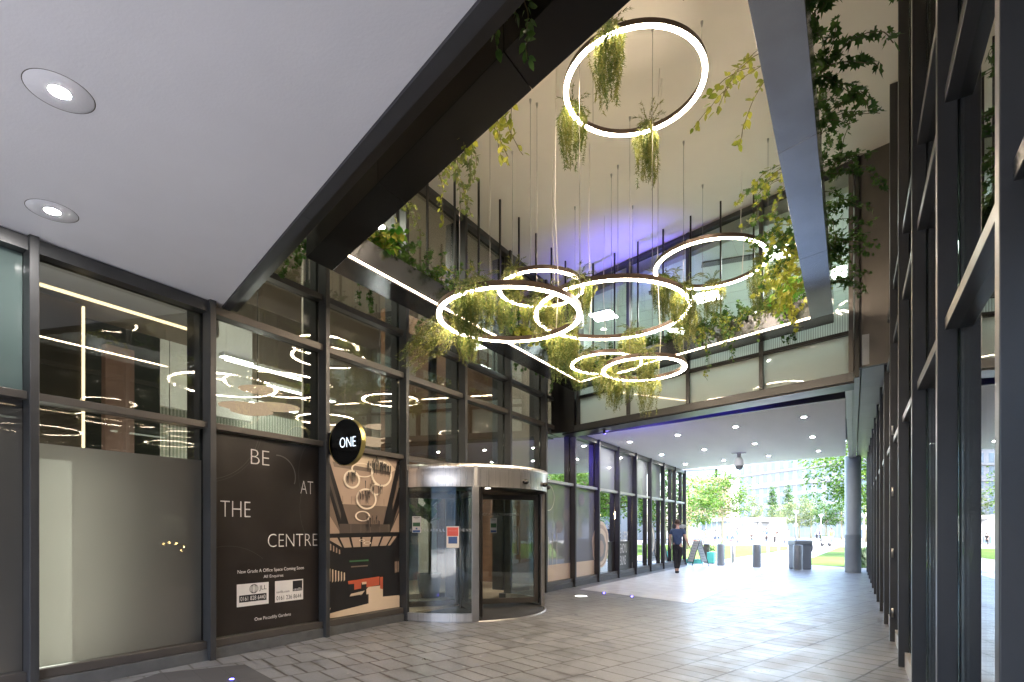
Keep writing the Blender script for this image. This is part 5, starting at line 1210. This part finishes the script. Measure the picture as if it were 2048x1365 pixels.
# ------------------------------------------------------------------ trees
def tree(loc, h, crown_z, rx, rz_, n, size, mat, lab, seed, trunk=.14, limbs=9, shape='round', bark='bark', grp='trees around the square', lean=0, name='tree', cat='tree'):
    rr = random.Random(seed); t = thing(name, lab, cat, loc, grp); x0, y0, _ = loc; b = MB(); tips = []
    th = crown_z - rz_ * .55
    spine = [Vector((x0, y0, 0)), Vector((x0 + lean * .2, y0, th * .5)), Vector((x0 + lean * .5, y0, th)), Vector((x0 + lean, y0, crown_z + rz_ * .35))]
    b.tube(spine, [trunk, trunk * .85, trunk * .7, trunk * .2], 9)
    cc_ = Vector((x0 + lean, y0, crown_z))
    def rad(zr):
        if shape == 'cone': return max(.05, (1 - zr) / 2) ** .7 * (1 if zr > -.75 else .8)
        return math.sqrt(max(0, 1 - zr * zr))
    for k in range(limbs):
        a = k * 2.4 + rr.uniform(-.3, .3); zr = -.75 + 1.5 * (k + .5) / limbs; r_ = rad(zr) * rx * rr.uniform(.75, 1.0)
        tip = cc_ + Vector((math.cos(a) * r_, math.sin(a) * r_, zr * rz_ + rr.uniform(.1, .2) * rz_)); s0 = Vector((x0 + lean * .6, y0, th * .85 + (crown_z - th) * (k / limbs) * .9))
        mid = s0.lerp(tip, .5) + Vector((0, 0, -.08 * r_)); b.tube([s0, mid, tip], [trunk * .45, trunk * .25, trunk * .06], 6); tips.append((mid, tip))
        for j in range(3):
            q = mid.lerp(tip, rr.uniform(0, .8)); e = q + Vector((rr.gauss(0, 1), rr.gauss(0, 1), rr.uniform(-.1, .8))) * rx * .22; b.tube([q, e], [trunk * .15, trunk * .04], 5); tips.append((q, e))
    part('trunk', b, bark, t)
    # clumps of leaves: along limbs and over the crown, thinned by gaps
    lb_ = MB(); cl = []
    for m_, e in tips:
        for j in range(4): cl.append((m_.lerp(e, rr.uniform(.3, 1.1)), rr.uniform(.5, 1.)))
    for k in range(int(len(cl) * .9)):
        zr = rr.uniform(-.85, .98); a = rr.uniform(0, 6.28); r_ = rad(zr) * rx * math.sqrt(rr.uniform(.25, 1.05)); cl.append((cc_ + Vector((math.cos(a) * r_, math.sin(a) * r_, zr * rz_)), rr.uniform(.45, 1)))
    per = max(4, n // len(cl)); cs = min(rx, rz_) * (.2 if shape == 'cone' else .17)
    for c_, s_ in cl:
        for k in range(int(per * s_ * 1.3)):
            o_ = Vector((rr.gauss(0, 1), rr.gauss(0, 1), rr.gauss(0, .42))) * cs * s_; p = c_ + o_
            d_ = (o_.normalized() + Vector((rr.gauss(0, .5), rr.gauss(0, .5), -.35))).normalized(); nn = Vector((rr.gauss(0, .5), rr.gauss(0, .5), 1)).normalized()
            sd_ = d_.cross(nn).normalized(); z_ = size * rr.uniform(.6, 1.3)
            lb_.add([p, p + d_ * z_ * .5 + sd_ * z_ * .3, p + d_ * z_, p + d_ * z_ * .5 - sd_ * z_ * .3], [[0, 1, 2, 3]])
    part('crown', lb_, mat, t)
    return t
def tr(px_, tt): 
    x, y, _ = at(px_, 0, tt); return (x, y, 0)
tree(tr(1445, 63), 8, 5.4, 2.9, 2.8, 5200, .26, 'tree_leaf', 'young tree with a pale trunk in front of the kiosk', 1, .15, 12)
tree(tr(1374, 44), 6, 3.7, 2.6, 2.1, 5000, .2, 'tree_leaf', 'leafy tree beside the end of the left glass wall', 2, .12, 10)
tree(tr(1345, 62), 8, 4.6, 3.2, 3.0, 3800, .26, 'tree_leaf', 'tree glimpsed through the corner glass at the left', 3, .14, 9)
tree((1.9, 37.5, 0), 10, 5.2, 4.3, 3.0, 15000, .2, 'tree_leaf', 'large spreading tree behind the round column at the right', 4, .2, 16, bark='bark_dark')
tree(tr(1545, 118), 11, 7.2, 1.5, 4.0, 2600, .32, 'tree_leaf_deep', 'narrow pointed tree, left of the two before the white building', 5, .12, 8, 'cone')
tree(tr(1577, 118), 11, 7.2, 1.6, 4.0, 2600, .32, 'tree_leaf_deep', 'narrow pointed tree, right of the two before the white building', 6, .12, 8, 'cone')
tree(tr(1512, 108), 9, 5.4, 2.0, 3.0, 2400, .32, 'tree_leaf_pale', 'pale grey-green tree above the kiosk roof', 7, .12, 8)
tree(tr(1560, 104), 8, 4.4, 2.2, 2.0, 1800, .3, 'tree_leaf_pale', 'low pale tree between the two pointed trees', 8, .12, 7)
tree(tr(1598, 92), 8, 4.3, 2.6, 2.7, 3200, .28, 'tree_leaf_pale', 'broad pale tree behind the street lamp', 9, .14, 9)
tree(tr(1622, 96), 9, 5.2, 2.2, 3.2, 2600, .28, 'tree_leaf_deep', 'darker green tree right of the broad pale one', 10, .14, 8)
tree(tr(1652, 88), 7, 3.9, 1.8, 2.0, 2200, .26, 'tree_leaf_deep', 'round deep green tree over the shopfronts, left of two', 11, .14, 8)
tree(tr(1683, 86), 7, 3.9, 1.9, 2.0, 2200, .26, 'tree_leaf_deep', 'round deep green tree over the shopfronts, right of two', 12, .14, 8)
tree(tr(1731, 70), 8, 4.2, 2.6, 2.6, 2400, .26, 'tree_leaf', 'tree in the gap between the column and the right glass wall', 13, .16, 8)
tree(tr(1410, 100), 9, 5.2, 2.6, 3.2, 2000, .3, 'tree_leaf_pale', 'tree behind the young tree, before the orange building', 14, .14, 8)
tree((9.5, 47, 0), 9, 5.2, 4.2, 3.8, 6500, .3, 'tree_leaf', 'tree on the right lawn seen in the left glass, nearer one', 15, .2, 12)
tree((5.5, 62, 0), 10, 5.0, 4.4, 4.0, 6000, .34, 'tree_leaf_deep', 'tree on the right lawn seen in the left glass, farther one', 16, .2, 12)
tree((15, 60, 0), 10, 5.6, 4.6, 4.2, 5500, .34, 'tree_leaf', 'tree on the right lawn seen in the left glass, rightmost one', 17, .2, 12)
tree((-9, -15, 0), 8, 4.8, 3.0, 2.8, 3500, .3, 'tree_leaf_deep', 'street tree added behind the viewer, seen only in reflections', 18, .16, 10)  # unseen tree added to break up the same door reflection
t = thing('spiky_shrub', 'pale striped spiky shrub between the round column and the right wall', 'shrub', (.42, 26.2, 0)); b = MB(); rr = random.Random(5)
for k in range(150):
    a = rr.uniform(0, 6.28); l = rr.uniform(.5, 1.1); c_ = Vector((.45 + rr.gauss(0, .14), 26.2 + rr.gauss(0, .25), rr.uniform(0, .25))); d_ = Vector((math.cos(a) * .45, math.sin(a) * .45, 1)).normalized(); s_ = Vector((-math.sin(a), math.cos(a), 0)) * .022
    b.add([c_ - s_, c_ + s_, c_ + d_ * l * .6 + s_, c_ + d_ * l * .8 + Vector((math.cos(a), math.sin(a), -.3)) * l * .25, c_ + d_ * l * .6 - s_], [[0, 1, 2, 3, 4]])
part('leaves', b, 'shrub_leaf', t)
t = thing('spiky_shrub', 'small pale grassy plant at the foot of the young tree', 'shrub', tr(1447, 57)); x, y, _ = tr(1447, 57); b = MB()
for k in range(120):
    a = rr.uniform(0, 6.28); l = rr.uniform(.4, 1.0); c_ = Vector((x + rr.gauss(0, .2), y + rr.gauss(0, .2), 0)); d_ = Vector((math.cos(a) * .6, math.sin(a) * .6, 1)).normalized(); s_ = Vector((-math.sin(a), math.cos(a), 0)) * .03
    b.add([c_ - s_, c_ + s_, c_ + d_ * l], [[0, 1, 2]])
part('leaves', b, 'shrub_leaf', t)
